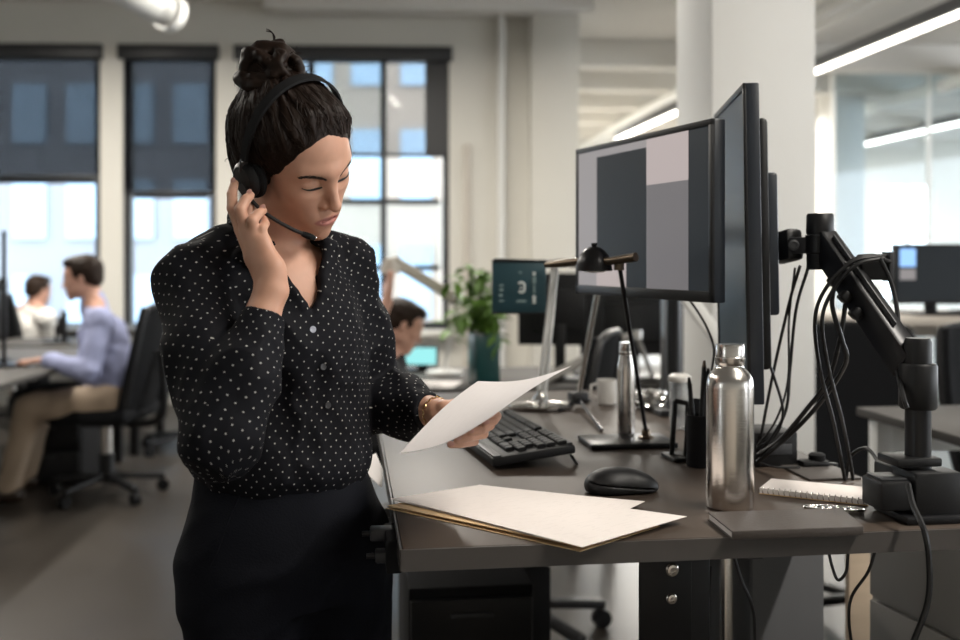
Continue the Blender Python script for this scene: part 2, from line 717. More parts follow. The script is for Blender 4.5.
        for blk in np.split(ia, cuts):
            base = lo + blk * (B * vox)
            pts = (base[:, None, :] + off[None]).reshape(-1, 3)
            c = (pts.min(0) + pts.max(0)) / 2
            r = np.linalg.norm(pts.max(0) - c)
            d = np.clip(self.eval(pts, (c, r)), -big, big).astype(np.float32).reshape(-1, B, B, B)
            for b, dd in zip(blk, d):
                arr[b[0] * B:b[0] * B + B, b[1] * B:b[1] * B + B, b[2] * B:b[2] * B + B] = dd
        g = vdb.FloatGrid(big)
        g.copyFromArray(arr)
        pts, quads = g.convertToQuads(0.0)
        pts = lo + (pts.astype(np.float64) + .5) * vox
        quads = quads.astype(np.int64)
        # outward faces
        sample = quads[::max(1, len(quads) // 2000)]
        n = np.cross(pts[sample[:, 2]] - pts[sample[:, 0]], pts[sample[:, 3]] - pts[sample[:, 1]])
        c = pts[sample].mean(1)
        n /= np.linalg.norm(n, axis=1, keepdims=True) + 1e-12
        if np.median(self.eval(c + n * vox) - self.eval(c - n * vox)) < 0:
            quads = quads[:, ::-1]
        # light relaxation
        for _ in range(2):
            acc = np.zeros_like(pts)
            cnt = np.zeros(len(pts))
            for a in range(4):
                i, j = quads[:, a], quads[:, (a + 1) % 4]
                for s, t in ((i, j), (j, i)):
                    for ax in range(3):
                        acc[:, ax] += np.bincount(s, weights=pts[t, ax], minlength=len(pts))
                    cnt += np.bincount(s, minlength=len(pts))
            pts = pts * .55 + .45 * acc / np.maximum(cnt, 1)[:, None]
        return pts, quads


def smooth_interp(z, zs, vs):
    i = np.clip(np.searchsorted(zs, z) - 1, 0, len(zs) - 2)
    h = zs[i + 1] - zs[i]
    t = (z - zs[i]) / h
    m = np.gradient(vs, zs)
    t2, t3 = t * t, t * t * t
    return (2 * t3 - 3 * t2 + 1) * vs[i] + (t3 - 2 * t2 + t) * h * m[i] + (-2 * t3 + 3 * t2) * vs[i + 1] + (t3 - t2) * h * m[i + 1]


def np_obj(name, pts, quads, material, parent, origin, attr=None, uv=None):
    me = bpy.data.meshes.new(name)
    n, q = len(pts), len(quads)
    me.vertices.add(n)
    me.vertices.foreach_set('co', (pts - A(origin)).astype(np.float32).ravel())
    me.loops.add(q * 4)
    me.loops.foreach_set('vertex_index', quads.astype(np.int32).ravel())
    me.polygons.add(q)
    me.polygons.foreach_set('loop_start', np.arange(0, q * 4, 4, dtype=np.int32))
    me.update(calc_edges=True)
    me.validate()
    if attr:
        for k, v in attr.items():
            at = me.attributes.new(k, 'FLOAT', 'POINT')
            at.data.foreach_set('value', v.astype(np.float32))
    if uv is not None:
        l = me.uv_layers.new(name='UVMap')
        l.data.foreach_set('uv', uv.astype(np.float32).ravel())
    me.shade_smooth()
    me.materials.append(material)
    o = bpy.data.objects.new(name, me)
    COL.objects.link(o)
    o.parent = parent
    return o


# ------------------------------------------------------------------ heads and hands (head axes: x her right, y forward, z up; origin between the ears)
def head_ops(S, fr, female=True):
    e = S.ell
    e((0, -.014, .045), (.073, .092, .080), .01, fr)
    e((0, .034, .046), (.060, .050, .055), .03, fr)
    e((0, .040, -.012), (.053, .050, .060), .03, fr)
    e((0, .040, -.058), (.045, .045, .036), .03, fr)
    jw = .046 if female else .053
    for s in (-1, 1):
        e((s * jw, .010, -.048), (.016, .022, .020), .03, fr)
        e((s * .040, .058, -.006), (.017, .018, .016), .025, fr)
        S.cone((s * .010, .083, .038), (s * .044, .064, .040), .010, .009, .016, fr)
        e((s * .024, .066, -.036), (.015, .016, .018), .02, fr)
    e((0, .080, -.088), (.017, .014, .014), .022, fr)
    e((0, .078, -.052), (.029, .018, .024), .018, fr)
    for s in (-1, 1):     # eye sockets, lidded eyes
        e((s * .032, .098, .018), (.017, .020, .0125), .014, fr, 's')
        e((s * .032, .0680, .0180), (.0175, .0158, .0135), .006, fr)
        S.chain([(s * (.0325 + .0165 * t), .0830 - .006 * t * t - .003 * max(0, t), .0265 - .0035 * t * t) for t in (-1, -.5, 0, .5, 1)], [.0011] * 5, .003, fr, 's')
    S.cone((0, .083, .030), (0, .106, -.016), .0065, .0088, .012, fr)
    e((0, .1080, -.019), (.0090, .0088, .0082), .006, fr)
    for s in (-1, 1):
        e((s * .0122, .0930, -.0218), (.0072, .0090, .0070), .005, fr)
        e((s * .0058, .1015, -.0300), (.0032, .0050, .0030), .003, fr, 's')
    # lips
    for s in (-1, 1):
        S.cone((s * .0035, .0932, -.0482), (s * .0230, .0832, -.0525), .0042, .0022, .005, fr)
    S.cone((-.008, .0916, -.0582), (.008, .0916, -.0582), .0053, .0053, .006, fr)
    S.cone((-.020, .0850, -.0548), (.020, .0850, -.0548), .0028, .0028, .004, fr)
    S.chain([(-.025, .0845, -.0535), (-.012, .0940, -.0530), (0, .0962, -.0531), (.012, .0940, -.0530), (.025, .0845, -.0535)], [.0012, .0015, .0015, .0015, .0012], .0045, fr, 's')
    # ears
    for s in (-1, 1):
        e((s * .074, -.008, .002), (.007, .016, .029), .006, fr)


def lip_mask(fr, pts):
    q = fr.local(pts)
    d = ((q[:, 0] / .0262) ** 2 + ((q[:, 2] + .053) / .0092) ** 2)
    return np.where((q[:, 1] > .083), np.clip((1.12 - d) / .25, 0, 1), 0)


def hand_ops(S, wrist, mcp, pip, dip, tip, thumb, r=1.0, kf=.0022):
    w = A(wrist)
    m = [A(x) for x in mcp]
    for i, x in enumerate(m):
        S.cone(w + (x - w) * .12 + (x - m[1]) * .3, x, .0125 * r, (.0100, .0102, .0098, .0088)[i] * r, .010)
    S.cone((m[0] * .55 + w * .45), (m[3] * .55 + w * .45), .0125 * r, .0115 * r, .010)
    fr_ = (.0086, .0088, .0083, .0074)
    for i in range(4):
        q = fr_[i] * r
        S.chain([mcp[i], pip[i], dip[i], tip[i]], [q * 1.12, q, q * .90, q * .76], kf)
    q = .0098 * r
    S.chain(thumb, [q * 1.5, q * 1.15, q * .98, q * .8], .005)
# ------------------------------------------------------------------ the room
ROT = math.radians(7.5)          # desk rows, pillar and lamps run askew to the view
WROT = math.radians(2.0)         # back wall
CEIL = 3.62

MB().box((1.5, 2.25, -.05), (24, 14.3, .1)).box((7.1, 14.5, -.05), (12.8, 10.2, .1)).build('floor', M['concrete'], smooth=False, kind='structure', label='polished grey concrete floor')
MB().box((1.5, 2.25, CEIL + .1), (24, 14.3, .2)).box((7.1, 14.5, CEIL + .1), (12.8, 10.2, .2)).build('ceiling', M['ceiling'], smooth=False, kind='structure', label='white painted concrete ceiling')

WO = Vector((0, 9.1, 0))         # back wall origin on its inner face


def ws(px):
    """distance along the back wall of what is seen at px"""
    t = (px - 480.0) / FPX
    return t * WO.y / (math.cos(WROT) - t * math.sin(WROT))


def wz(px, py):
    s = ws(px)
    return CAM_Z - (py - 260.0) / FPX * (WO.y + s * math.sin(WROT))


def on_wall(name, label=None, kind='structure'):
    o = thing(name, label, None, WO, WROT, kind=kind)
    return o


wall = on_wall('wall_back', 'off-white painted wall with tall dark-framed windows')
WT = .28
SILL, HEAD_Z = .66, wz(60, 47)
opens = [(ws(-150), ws(100)), (ws(122.5), ws(216)), (ws(238), ws(449))]
edges = [-9.5] + [e for o in opens for e in o] + [ws(576)]
for i in range(0, len(edges), 2):
    a, b = edges[i], edges[i + 1]
    MB().box(((a + b) / 2, WT / 2, CEIL / 2), (b - a, WT, CEIL)).build('wall_pier', M['wall'], wall, False)
for a, b in opens:
    MB().box(((a + b) / 2, WT / 2, SILL / 2), (b - a, WT, SILL)).build('wall_sill', M['wall'], wall, False)
    MB().box(((a + b) / 2, WT / 2, (HEAD_Z + CEIL) / 2), (b - a, WT, CEIL - HEAD_Z)).build('wall_lintel', M['wall'], wall, False)
# shallow pilaster at the end of the wall, conduits on it
MB().box(((ws(529) + ws(576)) / 2, -.10, CEIL / 2), (ws(576) - ws(529), .20, CEIL), bev=.01).build('pilaster', M['wall'], wall)
p1 = MB().cyl((ws(501), -.07, 0), (ws(501), -.07, CEIL), .035, 14).build('conduit', M['white_metal'], wall)
MB().cyl((ws(467), -.03, 0), (ws(467), -.03, wz(467, 145)), .028, 12).build('conduit', M['beige_panel'], wall)
MB().box((ws(430), -.16, CEIL - .06), (ws(590) - ws(270), .30, .12), bev=.01).build('cornice_beam', M['ceiling'], wall)


def window(idx, a, b, vm, hm, blind_z, blind, label):
    w = on_wall('window_%d' % idx, label)
    cx = (a + b) / 2
    W = b - a
    H = HEAD_Z - SILL
    fy = .10
    for s in (-1, 1):
        MB().box((cx + s * (W / 2 - .03), fy, SILL + H / 2), (.06, .10, H)).build('jamb', M['frame_dark'], w, False)
    MB().box((cx, fy, HEAD_Z - .05), (W - .12, .10, .10)).build('head_rail', M['frame_dark'], w, False)
    MB().box((cx, fy, SILL + .035), (W - .12, .10, .07)).build('bottom_rail', M['frame_dark'], w, False)
    xs = [a + .06] + vm + [b - .06]
    zs = [SILL + .07] + hm + [HEAD_Z - .10]
    for x in vm:
        MB().box((x, fy, SILL + H / 2), (.055, .08, H - .17)).build('mullion', M['frame_dark'], w, False)
    for z in hm:
        for i in range(len(xs) - 1):
            MB().box(((xs[i] + xs[i + 1]) / 2, fy, z), (xs[i + 1] - xs[i] - .05, .07, .05)).build('glazing_bar', M['frame_dark'], w, False)
    for i in range(len(xs) - 1):
        for j in range(len(zs) - 1):
            MB().box(((xs[i] + xs[i + 1]) / 2, fy + .01, (zs[j] + zs[j + 1]) / 2), (xs[i + 1] - xs[i], .008, zs[j + 1] - zs[j])).build('pane', M['pane'], w, False)
    MB().box((cx, .0, HEAD_Z - .045), (W + .06, .14, .13), bev=.01).build('blind_cassette', M['frame_dark'], w)
    bl = MB().box((cx, .025, (blind_z + HEAD_Z - .1) / 2), (W - .02, .003, HEAD_Z - .1 - blind_z)).build('roller_blind', blind, w, False)
    MB().box((cx, .025, blind_z), (W - .02, .016, .035), bev=.005).build('blind_bar', M['frame_dark'], bl)
    MB().box((cx, .02, SILL - .02), (W + .1, .36, .05), bev=.01).build('window_sill', M['wall'], w)
    return w


(a, b) = opens[0]
window(1, a, b, [a + (b - a) * .5], [wz(60, 180)], wz(60, 177), M['blind_dark'], 'wide dark-framed window at the left edge, blind half down')
(a, b) = opens[1]
window(2, a, b, [], [wz(170, 195)], wz(170, 193), M['blind_dark'], 'narrow dark-framed window with blind half down left of the woman')
(a, b) = opens[2]
window(3, a, b, [ws(383), ws(310)], [wz(383, 201), wz(383, 268)], wz(383, 155), M['blind_open'], 'wide dark-framed window with see-through blind behind the woman')
w3 = [o for o in bpy.data.objects if o.name.startswith('window_3')][0]
MB().box((ws(437), .05, (wz(437, 155) + HEAD_Z - .1) / 2), (ws(449) - ws(425), .06, HEAD_Z - .1 - wz(437, 155))).build('side_channel', M['frame_dark'], w3, False)

# wall behind the camera and the window side at the right
MB().box((1.5, -4.6, CEIL / 2), (24, .2, CEIL)).build('wall_front', M['wall'], smooth=False, kind='structure', label='plain off-white wall behind the camera')
wr_ = thing('wall_right', 'window wall on the right, out of the picture', None, (6.2, 0, 0), 0, kind='structure')
MB().box((.15, 1.0, .35), (.3, 11.2, .7)).build('wall_sill', M['wall'], wr_, False)
MB().box((.15, 1.0, 3.42), (.3, 11.2, .4)).build('wall_lintel', M['wall'], wr_, False)
for k in range(6):
    MB().box((.15, -4.4 + k * 2.16, 1.96), (.3, .3, 2.52)).build('wall_pier', M['wall'], wr_, False)
# left wall, return wall and the bright far end of the hall
MB().box((-9.4, 3.0, CEIL / 2), (.2, 12.6, CEIL)).build('wall_left', M['wall'], smooth=False, kind='structure', label='plain off-white wall at the left')
MB().box((ws(576) - .15, 13.8, CEIL / 2), (.2, 9.0, CEIL)).build('wall_return', M['wall'], smooth=False, kind='structure', label='off-white return wall behind the pilaster')
fw = thing('wall_far', 'bright white wall with tall windows at the far end of the hall', None, (0, 18.2, 0), 0, kind='structure')


def fx(px): return (px - 480) / FPX * 18.2


def fz(py): return CAM_Z - (py - 260) / FPX * 18.2


fo = [(fx(585), fx(606)), (fx(618), fx(664)), (fx(826), fx(848)), (fx(884), fx(936)), (fx(970), fx(1020))]
fe = [.6] + [e for o in fo for e in o] + [13.4]
for i in range(0, len(fe), 2):
    MB().box(((fe[i] + fe[i + 1]) / 2, .15, CEIL / 2), (fe[i + 1] - fe[i], .3, CEIL)).build('wall_pier', M['wall'], fw, False)
for i, (a, b) in enumerate(fo):
    MB().box(((a + b) / 2, .15, .3), (b - a, .3, .6)).build('wall_sill', M['wall'], fw, False)
    top = fz(150) if i != 3 else fz(185)
    MB().box(((a + b) / 2, .15, (top + CEIL) / 2), (b - a, .3, CEIL - top)).build('wall_lintel', M['wall'], fw, False)
    w = thing('window_%d' % (4 + i), 'tall bright window in the far wall, number %d from the left wall end' % (i + 1), None, (0, 18.2, 0), 0, kind='structure')
    w['label'] = ['slim bright window beside the far return wall', 'bright far window between the return wall and the pillar', 'slim bright far window right of the pillar',
                  'wide bright window behind the glass partition', 'bright window at the right end of the far wall'][i]
    MB().box(((a + b) / 2, .15, (.6 + top) / 2), (b - a, .01, top - .6)).build('pane', M['pane'], w, False)
    MB().box(((a + b) / 2, .12, .6 + (top - .6) * .55), (b - a, .06, .07)).build('glazing_bar', M['white_metal'], w, False)
    MB().box(((a + b) / 2, .12, (.6 + top) / 2), (.07, .06, top - .6)).build('mullion', M['white_metal'], w, False)

# square white pillar behind the desk
pil = thing('wall_pillar', 'square white painted pillar behind the monitors', None, (.835, 3.6, 0), ROT, kind='structure')
MB().box((.197, .197, CEIL / 2), (.394, .394, CEIL), bev=.006).build('pillar_shaft', M['pillar'], pil)
MB().box((.197, .197, .05), (.42, .42, .10), bev=.004).build('pillar_foot', M['wall'], pil)
MB().box((4.55, 12.6, CEIL / 2), (.42, .42, CEIL), RZ(ROT), .01).build('wall_column', M['pillar'], kind='structure', label='white column in the glazed office at the right')

# ceiling beams, pipes and duct
for k in range(6):
    y = 10.2 + k * 1.45
    MB().box((5.5, y + .72, CEIL - .14), (11.0, .26, .28), RZ(ROT * .5), .01).build('trim_%d' % (k + 1), M['ceiling'], kind='structure', label='white ceiling beam, %s of six counted from the camera' % ['first', 'second', 'third', 'fourth', 'fifth', 'sixth'][k])
for k, (x, z, r) in enumerate(((1.75, 3.30, .06), (2.1, 3.36, .035), (4.6, 3.28, .09))):
    MB().cyl((x + 1.1, 7.0, z), (x, 17.8, z), r, 14).build('ceiling_pipe', M['white_metal'], label=['white pipe under the ceiling nearest the return wall', 'thin white conduit under the ceiling left of the pillar', 'thick white pipe under the ceiling right of the pillar'][k], cat='pipe', group='ceiling pipes')
d = thing('insulated_duct', 'wrapped white duct hanging below the ceiling at top left', 'duct', tuple(P(140, 0, 6.2)))
MB().tube(smooth_path([P(60, -75, 5.2), P(110, -22, 5.8), P(150, 3, 6.2), P(168, 12, 6.3)], 6), .10, 18).build('duct_pipe', M['duct'], d, origin=d.location)
MB().tube([P(166, 11, 6.29), P(173, 15, 6.35)], .118, 18).build('duct_collar', M['white_metal'], d, origin=d.location)
MB().cyl(P(150, 3, 6.2) + Vector((0, 0, .06)), (P(150, 3, 6.2).x, P(150, 3, 6.2).y, CEIL), .008, 8).build('hanger_rod', M['black_metal'], d, origin=d.location)


def ceiling_lamp(c, L, label, power, sc=1.0):
    t = thing('linear_lamp', label, 'ceiling lamp', c, ROT, 'linear ceiling lamps')
    MB().box((0, 0, .055), (.09 * sc, L, .12), bev=.006).build('housing', M['grey_panel'], t)
    MB().box((0, 0, -.015), (.055 * sc, L - .02, .03), bev=.008).build('diffuser', M['lamp_tube'], t)
    for s in (-1, 1):
        MB().cyl((0, s * L * .4, .06), (0, s * L * .4, CEIL - c[2] - .004), .006, 6).build('suspension', M['white_metal'], t)
    area_light('lamp_light', (0, 0, -.035), (.07, L - .02), power, (0, 0, 0), (1, .94, .85), t)
    return t


ceiling_lamp((3.72, 8.75, 3.28), 3.6, 'long linear lamp crossing the top right corner', 60)
ceiling_lamp((6.75, 15.4, 3.28), 3.6, 'shorter far linear lamp right of the pillar', 35, 1.4)
ceiling_lamp((2.35, 14.0, 3.2), 3.2, 'far linear lamp seen above the left monitor', 110)
ceiling_lamp((3.75, 14.6, 3.2), 2.2, 'added linear lamp hidden behind the white pillar to brighten the far hall', 420)  # extra lamp kept out of sight, only there to brighten the far hall
ceiling_lamp((1.75, .9, 3.2), 2.6, 'linear lamp overhead in front of the desk', 62)
ceiling_lamp((-3.0, 3.0, 3.2), 2.4, 'linear lamp overhead on the window side', 22)
ceiling_lamp((-3.4, 6.3, 3.3), 2.2, 'added unseen linear lamp brightening the back wall at the left windows', 85)  # added above the frame to bring the dark back wall up
ceiling_lamp((-.85, 6.1, 3.3), 1.4, 'added unseen linear lamp lifting the light on the wall behind the woman', 50)  # another added lamp out of frame, more light for the window wall

ceiling_lamp((.35, 6.45, 3.3), .9, 'added short unseen lamp that lights the pilaster and the wall end', 22)  # fill lamp added out of view for the pilaster and wall end

# glass partition of the office at the right
gp = thing('glass_partition', 'glass office partition with slim frames at the right', 'partition', (3.95, 11.2, 0), ROT)
for k in range(4):
    MB().box((k * 1.15, 0, 1.8), (.035, .05, 3.6)).build('frame_post', M['white_metal'], gp, False)
for z in (.03, 1.0):
    MB().box((1.725, 0, z), (3.45, .05, .06)).build('frame_rail', M['white_metal'], gp, False)
for k in range(3):
    MB().box((k * 1.15 + .575, 0, .515), (1.11, .01, .91)).build('pane', M['partition_glass'], gp, False)
    MB().box((k * 1.15 + .575, 0, 2.32), (1.11, .01, 2.58)).build('pane', M['partition_glass'], gp, False)

# ------------------------------------------------------------------ the street outside
MB().box((0, 24, -4.1), (80, 28, .2)).build('ground', M['street'], smooth=False, kind='structure', label='street level outside the windows')


def house(name, label, x, y, w, h, wallm, cols, rows, z0=-4.0):
    t = thing(name, label, 'building', (x, y, z0))
    MB().box((0, 4, h / 2), (w, 8, h)).build('facade', wallm, t, False)
    pw, ph = w / cols, (h - 1) / rows
    me = None
    for i in range(cols):
        for j in range(rows):
            wd = MB().box((0, 0, 0), (pw * .62, .12, ph * .62)).build('window', M['facade_glass'], t, False) if me is None else None
            if wd is None:
                wd = bpy.data.objects.new('window', me)
                COL.objects.link(wd)
                wd.parent = t
            me = wd.data
            wd.location = (-w / 2 + (i + .5) * pw, -.03, .8 + (j + .5) * ph)
    MB().box((0, -.1, h), (w + .4, .5, .5)).build('cornice', wallm, t, False)


house('office_block', 'pale blue building across the street seen through the left windows', -9.5, 24, 9.0, 17, M['facade_blue'], 7, 7)
house('apartment_block', 'beige building across the street behind the woman', -2.6, 23, 3.4, 17, M['facade_beige'], 3, 6)
# ------------------------------------------------------------------ the standing desk
DZ = .90
D0 = Vector((-.109, 1.385, 0))
EX = Vector((math.cos(ROT), math.sin(ROT), 0))
EY = Vector((-math.sin(ROT), math.cos(ROT), 0))
DW, DL = .865, 1.62


def dl(x, y, z=DZ):
    return D0 + EX * x + EY * y + Vector((0, 0, z))


desk = thing('standing_desk', 'raised dark brown standing desk with black steel frame beside the woman', 'desk', D0, ROT)
MB().box((DW / 2, DL / 2, DZ - .016), (DW - .004, DL - .004, .031), bev=.0015).build('desk_top', M['desk_top'], desk)
for c, s in (((DW / 2, -.0005, DZ - .0165), (DW, .003, .0305)), ((DW / 2, DL + .0005, DZ - .0165), (DW, .003, .0305)),
             ((-.0005, DL / 2, DZ - .0165), (.003, DL, .0305)), ((DW + .0005, DL / 2, DZ - .0165), (.003, DL, .0305))):
    MB().box(c, s).build('edge_band', M['desk_edge'], desk, False)
for y in (.16, DL - .16):
    MB().prism([(.20, DZ - .034), (.66, DZ - .034), (.66, DZ - .046), (.52, DZ - .062), (.24, DZ - .062), (.20, DZ - .05)], -.03, .03,
               Matrix.Translation((0, y, 0)) @ Matrix.Rotation(math.pi / 2, 4, 'X')).build('support_beam', M['black_metal'], desk, False)
    col = MB().box((.455, y, .50), (.080, .055, .76), bev=.004).build('lifting_column', M['black_metal'], desk)
    MB().box((.420, y - .030, .76), (.085, .006, .17), bev=.002).build('column_plate', M['black_plastic'], desk)
    MB().box((.455, y, .22), (.095, .07, .40), bev=.004).build('column_sleeve', M['black_plastic'], desk)
    MB().box((.42, y, .025), (.74, .075, .04), bev=.01).build('foot', M['black_metal'], desk)
    for x in (.05, .72):
        MB().cyl((x, y, 0), (x, y, .012), .02, 14).build('foot_pad', M['matte_black'], desk)
    for bx, bz, br in ((.430, .815, .0085), (.429, .770, .0070)):
        bt = MB().lathe([(br * 1.25, 0), (br * 1.25, .002), (br, .0035), (br, .006), (br * .55, .0065), (br * .5, .004), (.0005, .004)], (bx, y - .033, bz), 18, Matrix.Rotation(math.pi / 2, 4, 'X')).build('bolt', M['steel'], desk)
MB().box((.455, DL / 2, .845), (.05, DL - .36, .035), bev=.003).build('cross_beam', M['black_metal'], desk)
MB().box((.62, DL / 2 + .1, .80), (.12, .80, .006)).build('cable_tray', M['matte_black'], desk, False)
MB().bar((.62, .26, .80), (.62, 1.36, .55), .03, .03).build('brace', M['black_metal'], desk, False)
# height paddle and clamps hanging off the user's edge
for k, (y, h, w) in enumerate(((.15, .018, .036), (.115, .016, .034))):
    MB().box((-.022 + .006 * k, y, DZ - .018 - .024 * k), (w, .03, h), bev=.003).build('edge_clamp', M['dark_grey_plastic'], desk)
    MB().cyl((-.040 + .006 * k, y, DZ - .018 - .024 * k), (-.052 + .006 * k, y, DZ - .018 - .024 * k), .004, 10).build('clamp_screw', M['black_metal'], desk)
MB().box((-.006, .13, DZ - .035), (.024, .10, .05), bev=.003).build('clamp_plate', M['matte_black'], desk)
MB().box((-.018, .36, DZ - .035), (.04, .05, .016), bev=.004).build('height_paddle', M['dark_grey_plastic'], desk)
# power box let into the back edge of the top
MB().box((DW - .06, .50, DZ + .0015), (.10, .34, .004), bev=.001).build('cable_flap', M['desk_edge'], desk)


# ------------------------------------------------------------------ monitors
def monitor(name, label, center, rz, w, h, panels, hump, tilt=0.0):
    t = thing(name, label, 'monitor', center, rz)
    t.rotation_euler = (tilt, 0, rz)
    MB().box((0, .012, 0), (w, .024, h), bev=.003).build('casing', M['monitor_body'], t)
    MB().box((0, .034, -.0), (w * .80, .022, h * .80), bev=.008).build('back_cover', M['black_plastic'], t)
    hw, hh, hd = hump
    MB().box((0, .034 + hd / 2, 0), (hw, hd, hh), bev=.006).build('back_hump', M['monitor_body'], t)
    MB().box((0, .034 + hd + .006, 0), (.11, .012, .11), bev=.002).build('mount_plate', M['black_metal'], t)
    bz = .012
    for c, s in (((0, -.001, h / 2 - bz / 2), (w, .006, bz)), ((0, -.001, -h / 2 + bz / 2 + .004), (w, .006, bz + .008)),
                 ((-w / 2 + bz / 2, -.001, 0), (bz, .006, h)), ((w / 2 - bz / 2, -.001, 0), (bz, .006, h))):
        MB().box(c, s, bev=.0015).build('bezel', M['black_plastic'], t)
    scr = MB().box((0, -.0005, .004), (w - 2 * bz, .002, h - 2 * bz - .004)).build('screen', M['scr_dark'], t, False)
    for (u0, u1, v0, v1, m) in panels:
        x0, x1 = -w / 2 + bz + u0 * (w - 2 * bz), -w / 2 + bz + u1 * (w - 2 * bz)
        z0, z1 = h / 2 - bz - v1 * (h - 2 * bz), h / 2 - bz - v0 * (h - 2 * bz)
        MB().box(((x0 + x1) / 2, -.0019, (z0 + z1) / 2), (x1 - x0, .0008, z1 - z0)).build('screen_panel', M[m], scr, False)
    return t


mA, mB = P(577, 222, 2.24), P(714, 210, 1.74)
mc = (mA + mB) / 2
mc.z = 1.386
rzA = math.atan2((mB - mA).y, (mB - mA).x)
monitor('monitor', 'landscape monitor showing grey windows, left of the portrait one', mc, rzA, (mB - mA).xy.length, .322,
        [(0, .17, 0, 1, 'scr_grey'), (.17, .58, 0, .05, 'scr_grey'), (.17, .42, .80, 1, 'scr_light'), (.58, .87, 0, .30, 'scr_light'), (.58, .87, .30, 1, 'scr_mid')], (.20, .14, .02))
nA, nB = Vector((.500, 2.10, 0)), Vector((.462, 1.725, 0))
nc = (nA + nB) / 2
nc.z = 1.328
rzB = math.atan2((nB - nA).y, (nB - nA).x)
monB = monitor('monitor', 'portrait monitor turned edge-on beside the steel bottle', nc, rzB, (nB - nA).length, .556, [], (.26, .255, .030), 0.017)


# ------------------------------------------------------------------ monitor arm with its post
def monitor_arm():
    base = Pz(918, 516, DZ)
    t = thing('display_mount', 'black jointed monitor arm on a clamped post at the right', 'monitor arm', base)
    o = base
    b = Vector((base.x, base.y, DZ))
    L = lambda x, y, z: b + Vector((x, y, z))
    MB().box(L(.012, .0, .006), (.12, .10, .012), RZ(ROT), .003).build('clamp_base', M['black_metal'], t, origin=o)
    MB().box(L(.010, -.004, .043), (.076, .074, .066), RZ(ROT), .004).build('clamp_block', M['black_plastic'], t, origin=o)
    MB().box(L(-.054, -.012, .040), (.052, .062, .046), RZ(ROT), .006).build('side_box', M['black_plastic'], t, origin=o)
    MB().box(L(-.054, -.012, .0645), (.040, .050, .003), RZ(ROT), .001).build('side_box_lid', M['dark_grey_plastic'], t, origin=o)
    MB().box(L(.062, .0, .040), (.030, .045, .050), RZ(ROT), .005).build('clamp_lug', M['black_plastic'], t, origin=o)
    MB().box(L(-.014, .05, .045), (.045, .06, .055), RZ(ROT), .005).build('clamp_rear', M['black_plastic'], t, origin=o)
    MB().cyl(L(0, 0, .07), L(0, 0, .19), .0195, 26).build('post', M['black_metal'], t, origin=o)
    MB().lathe([(.026, .168), (.0285, .172), (.0285, .235), (.026, .239)], b, 28).build('post_sleeve', M['black_plastic'], t, origin=o)
    MB().lathe([(.0205, .239), (.0205, .272), (.018, .278), (.001, .278)], b, 26).build('post_cap', M['black_plastic'], t, origin=o)
    MB().box(L(-.012, .004, .088), (.075, .062, .014), RZ(ROT), .004).build('post_collar', M['black_plastic'], t, origin=o)
    j0 = L(-.008, .012, .232)
    j1 = P(822, 240, 1.80)
    mb = MB().bar(j0, j1, .036, .052, .006)
    mb.build('arm_link', M['black_metal'], t, origin=o)
    d = (j1 - j0)
    off = Vector((-.0, -.017, .012))
    MB().bar(j0 + d * .22 + off, j0 + d * .93 + off, .003, .030, .001).build('arm_cover', M['dark_grey_plastic'], t, origin=o)
    nrm = Vector((-d.z, 0, d.x)).normalized()
    if nrm.z > 0:
        nrm = -nrm
    for f in (.42, .55, .68):
        q = j0 + d * f + nrm * .024
        MB().box(q, (.018, .026, .018), Matrix.Rotation(.8, 4, 'Y'), .004).build('cable_clip', M['black_plastic'], t, origin=o)
    c = P(820, 243, 1.80)
    MB().lathe([(.022, -.048), (.0235, -.044), (.0235, -.020), (.026, -.018), (.026, .014), (.0235, .016), (.0245, .020), (.0235, .050), (.021, .053), (.001, .053)], c, 28).build('elbow_joint', M['black_plastic'], t, origin=o)
    a = P(806, 243, 1.80)
    e = Vector((.5585, 1.886, 1.320))
    MB().bar(c + Vector((0, 0, -.004)), a + Vector((-.018, .03, -.004)), .030, .030, .004).build('head_link', M['dark_grey_plastic'], t, origin=o)
    hb = (a + e) / 2 + Vector((-.004, .012, -.002))
    MB().bar(a + Vector((-.012, .02, -.001)), e, .034, .058, .008).build('tilt_head', M['black_plastic'], t, origin=o)
    q = P(790, 245, 1.795)
    MB().lathe([(.0095, 0), (.0095, .004), (.006, .005), (.006, .003), (.0005, .003)], q + Vector((.006, 0, 0)), 20, Matrix.Rotation(math.pi / 2, 4, 'X')).build('tilt_screw', M['dark_grey_plastic'], t, origin=o)
    # cable bracket held out over the arm
    g = P(872, 267, 1.72)
    MB().box(g, (.046, .03, .044), None, .004).build('cable_bracket', M['black_plastic'], t, origin=o)
    MB().box(g + Vector((.026, -.004, .001)), (.008, .034, .050), None, .001).build('bracket_strip', M['dark_grey_plastic'], t, origin=o)
    MB().bar(g + Vector((-.02, .0, -.0)), P(848, 276, 1.74), .02, .02, .003).build('bracket_stem', M['black_plastic'], t, origin=o)


monitor_arm()


# plain arm behind the landscape monitor (mostly hidden)
def rear_arm():
    e = mc + Vector((math.cos(rzA + math.pi / 2), math.sin(rzA + math.pi / 2), 0)) * .068
    base = dl(DW - .10, 1.12)
    t = thing('display_mount', 'black monitor arm behind the landscape monitor', 'monitor arm', base)
    MB().box(base + Vector((0, 0, .008)), (.10, .09, .016), RZ(ROT), .003).build('clamp_base', M['black_metal'], t, origin=base)
    top = base + Vector((0, 0, e.z - DZ))
    MB().cyl(base + Vector((0, 0, .012)), top, .018, 20).build('post', M['black_metal'], t, origin=base)
    MB().bar(top + Vector((0, 0, -.03)), Vector((e.x, e.y, e.z - .03)), .03, .04, .004).build('arm_link', M['black_metal'], t, origin=base)
    MB().box(Vector((e.x, e.y, e.z - .015)), (.03, .03, .05), RZ(rzA), .004).build('tilt_head', M['black_plastic'], t, origin=base)


rear_arm()


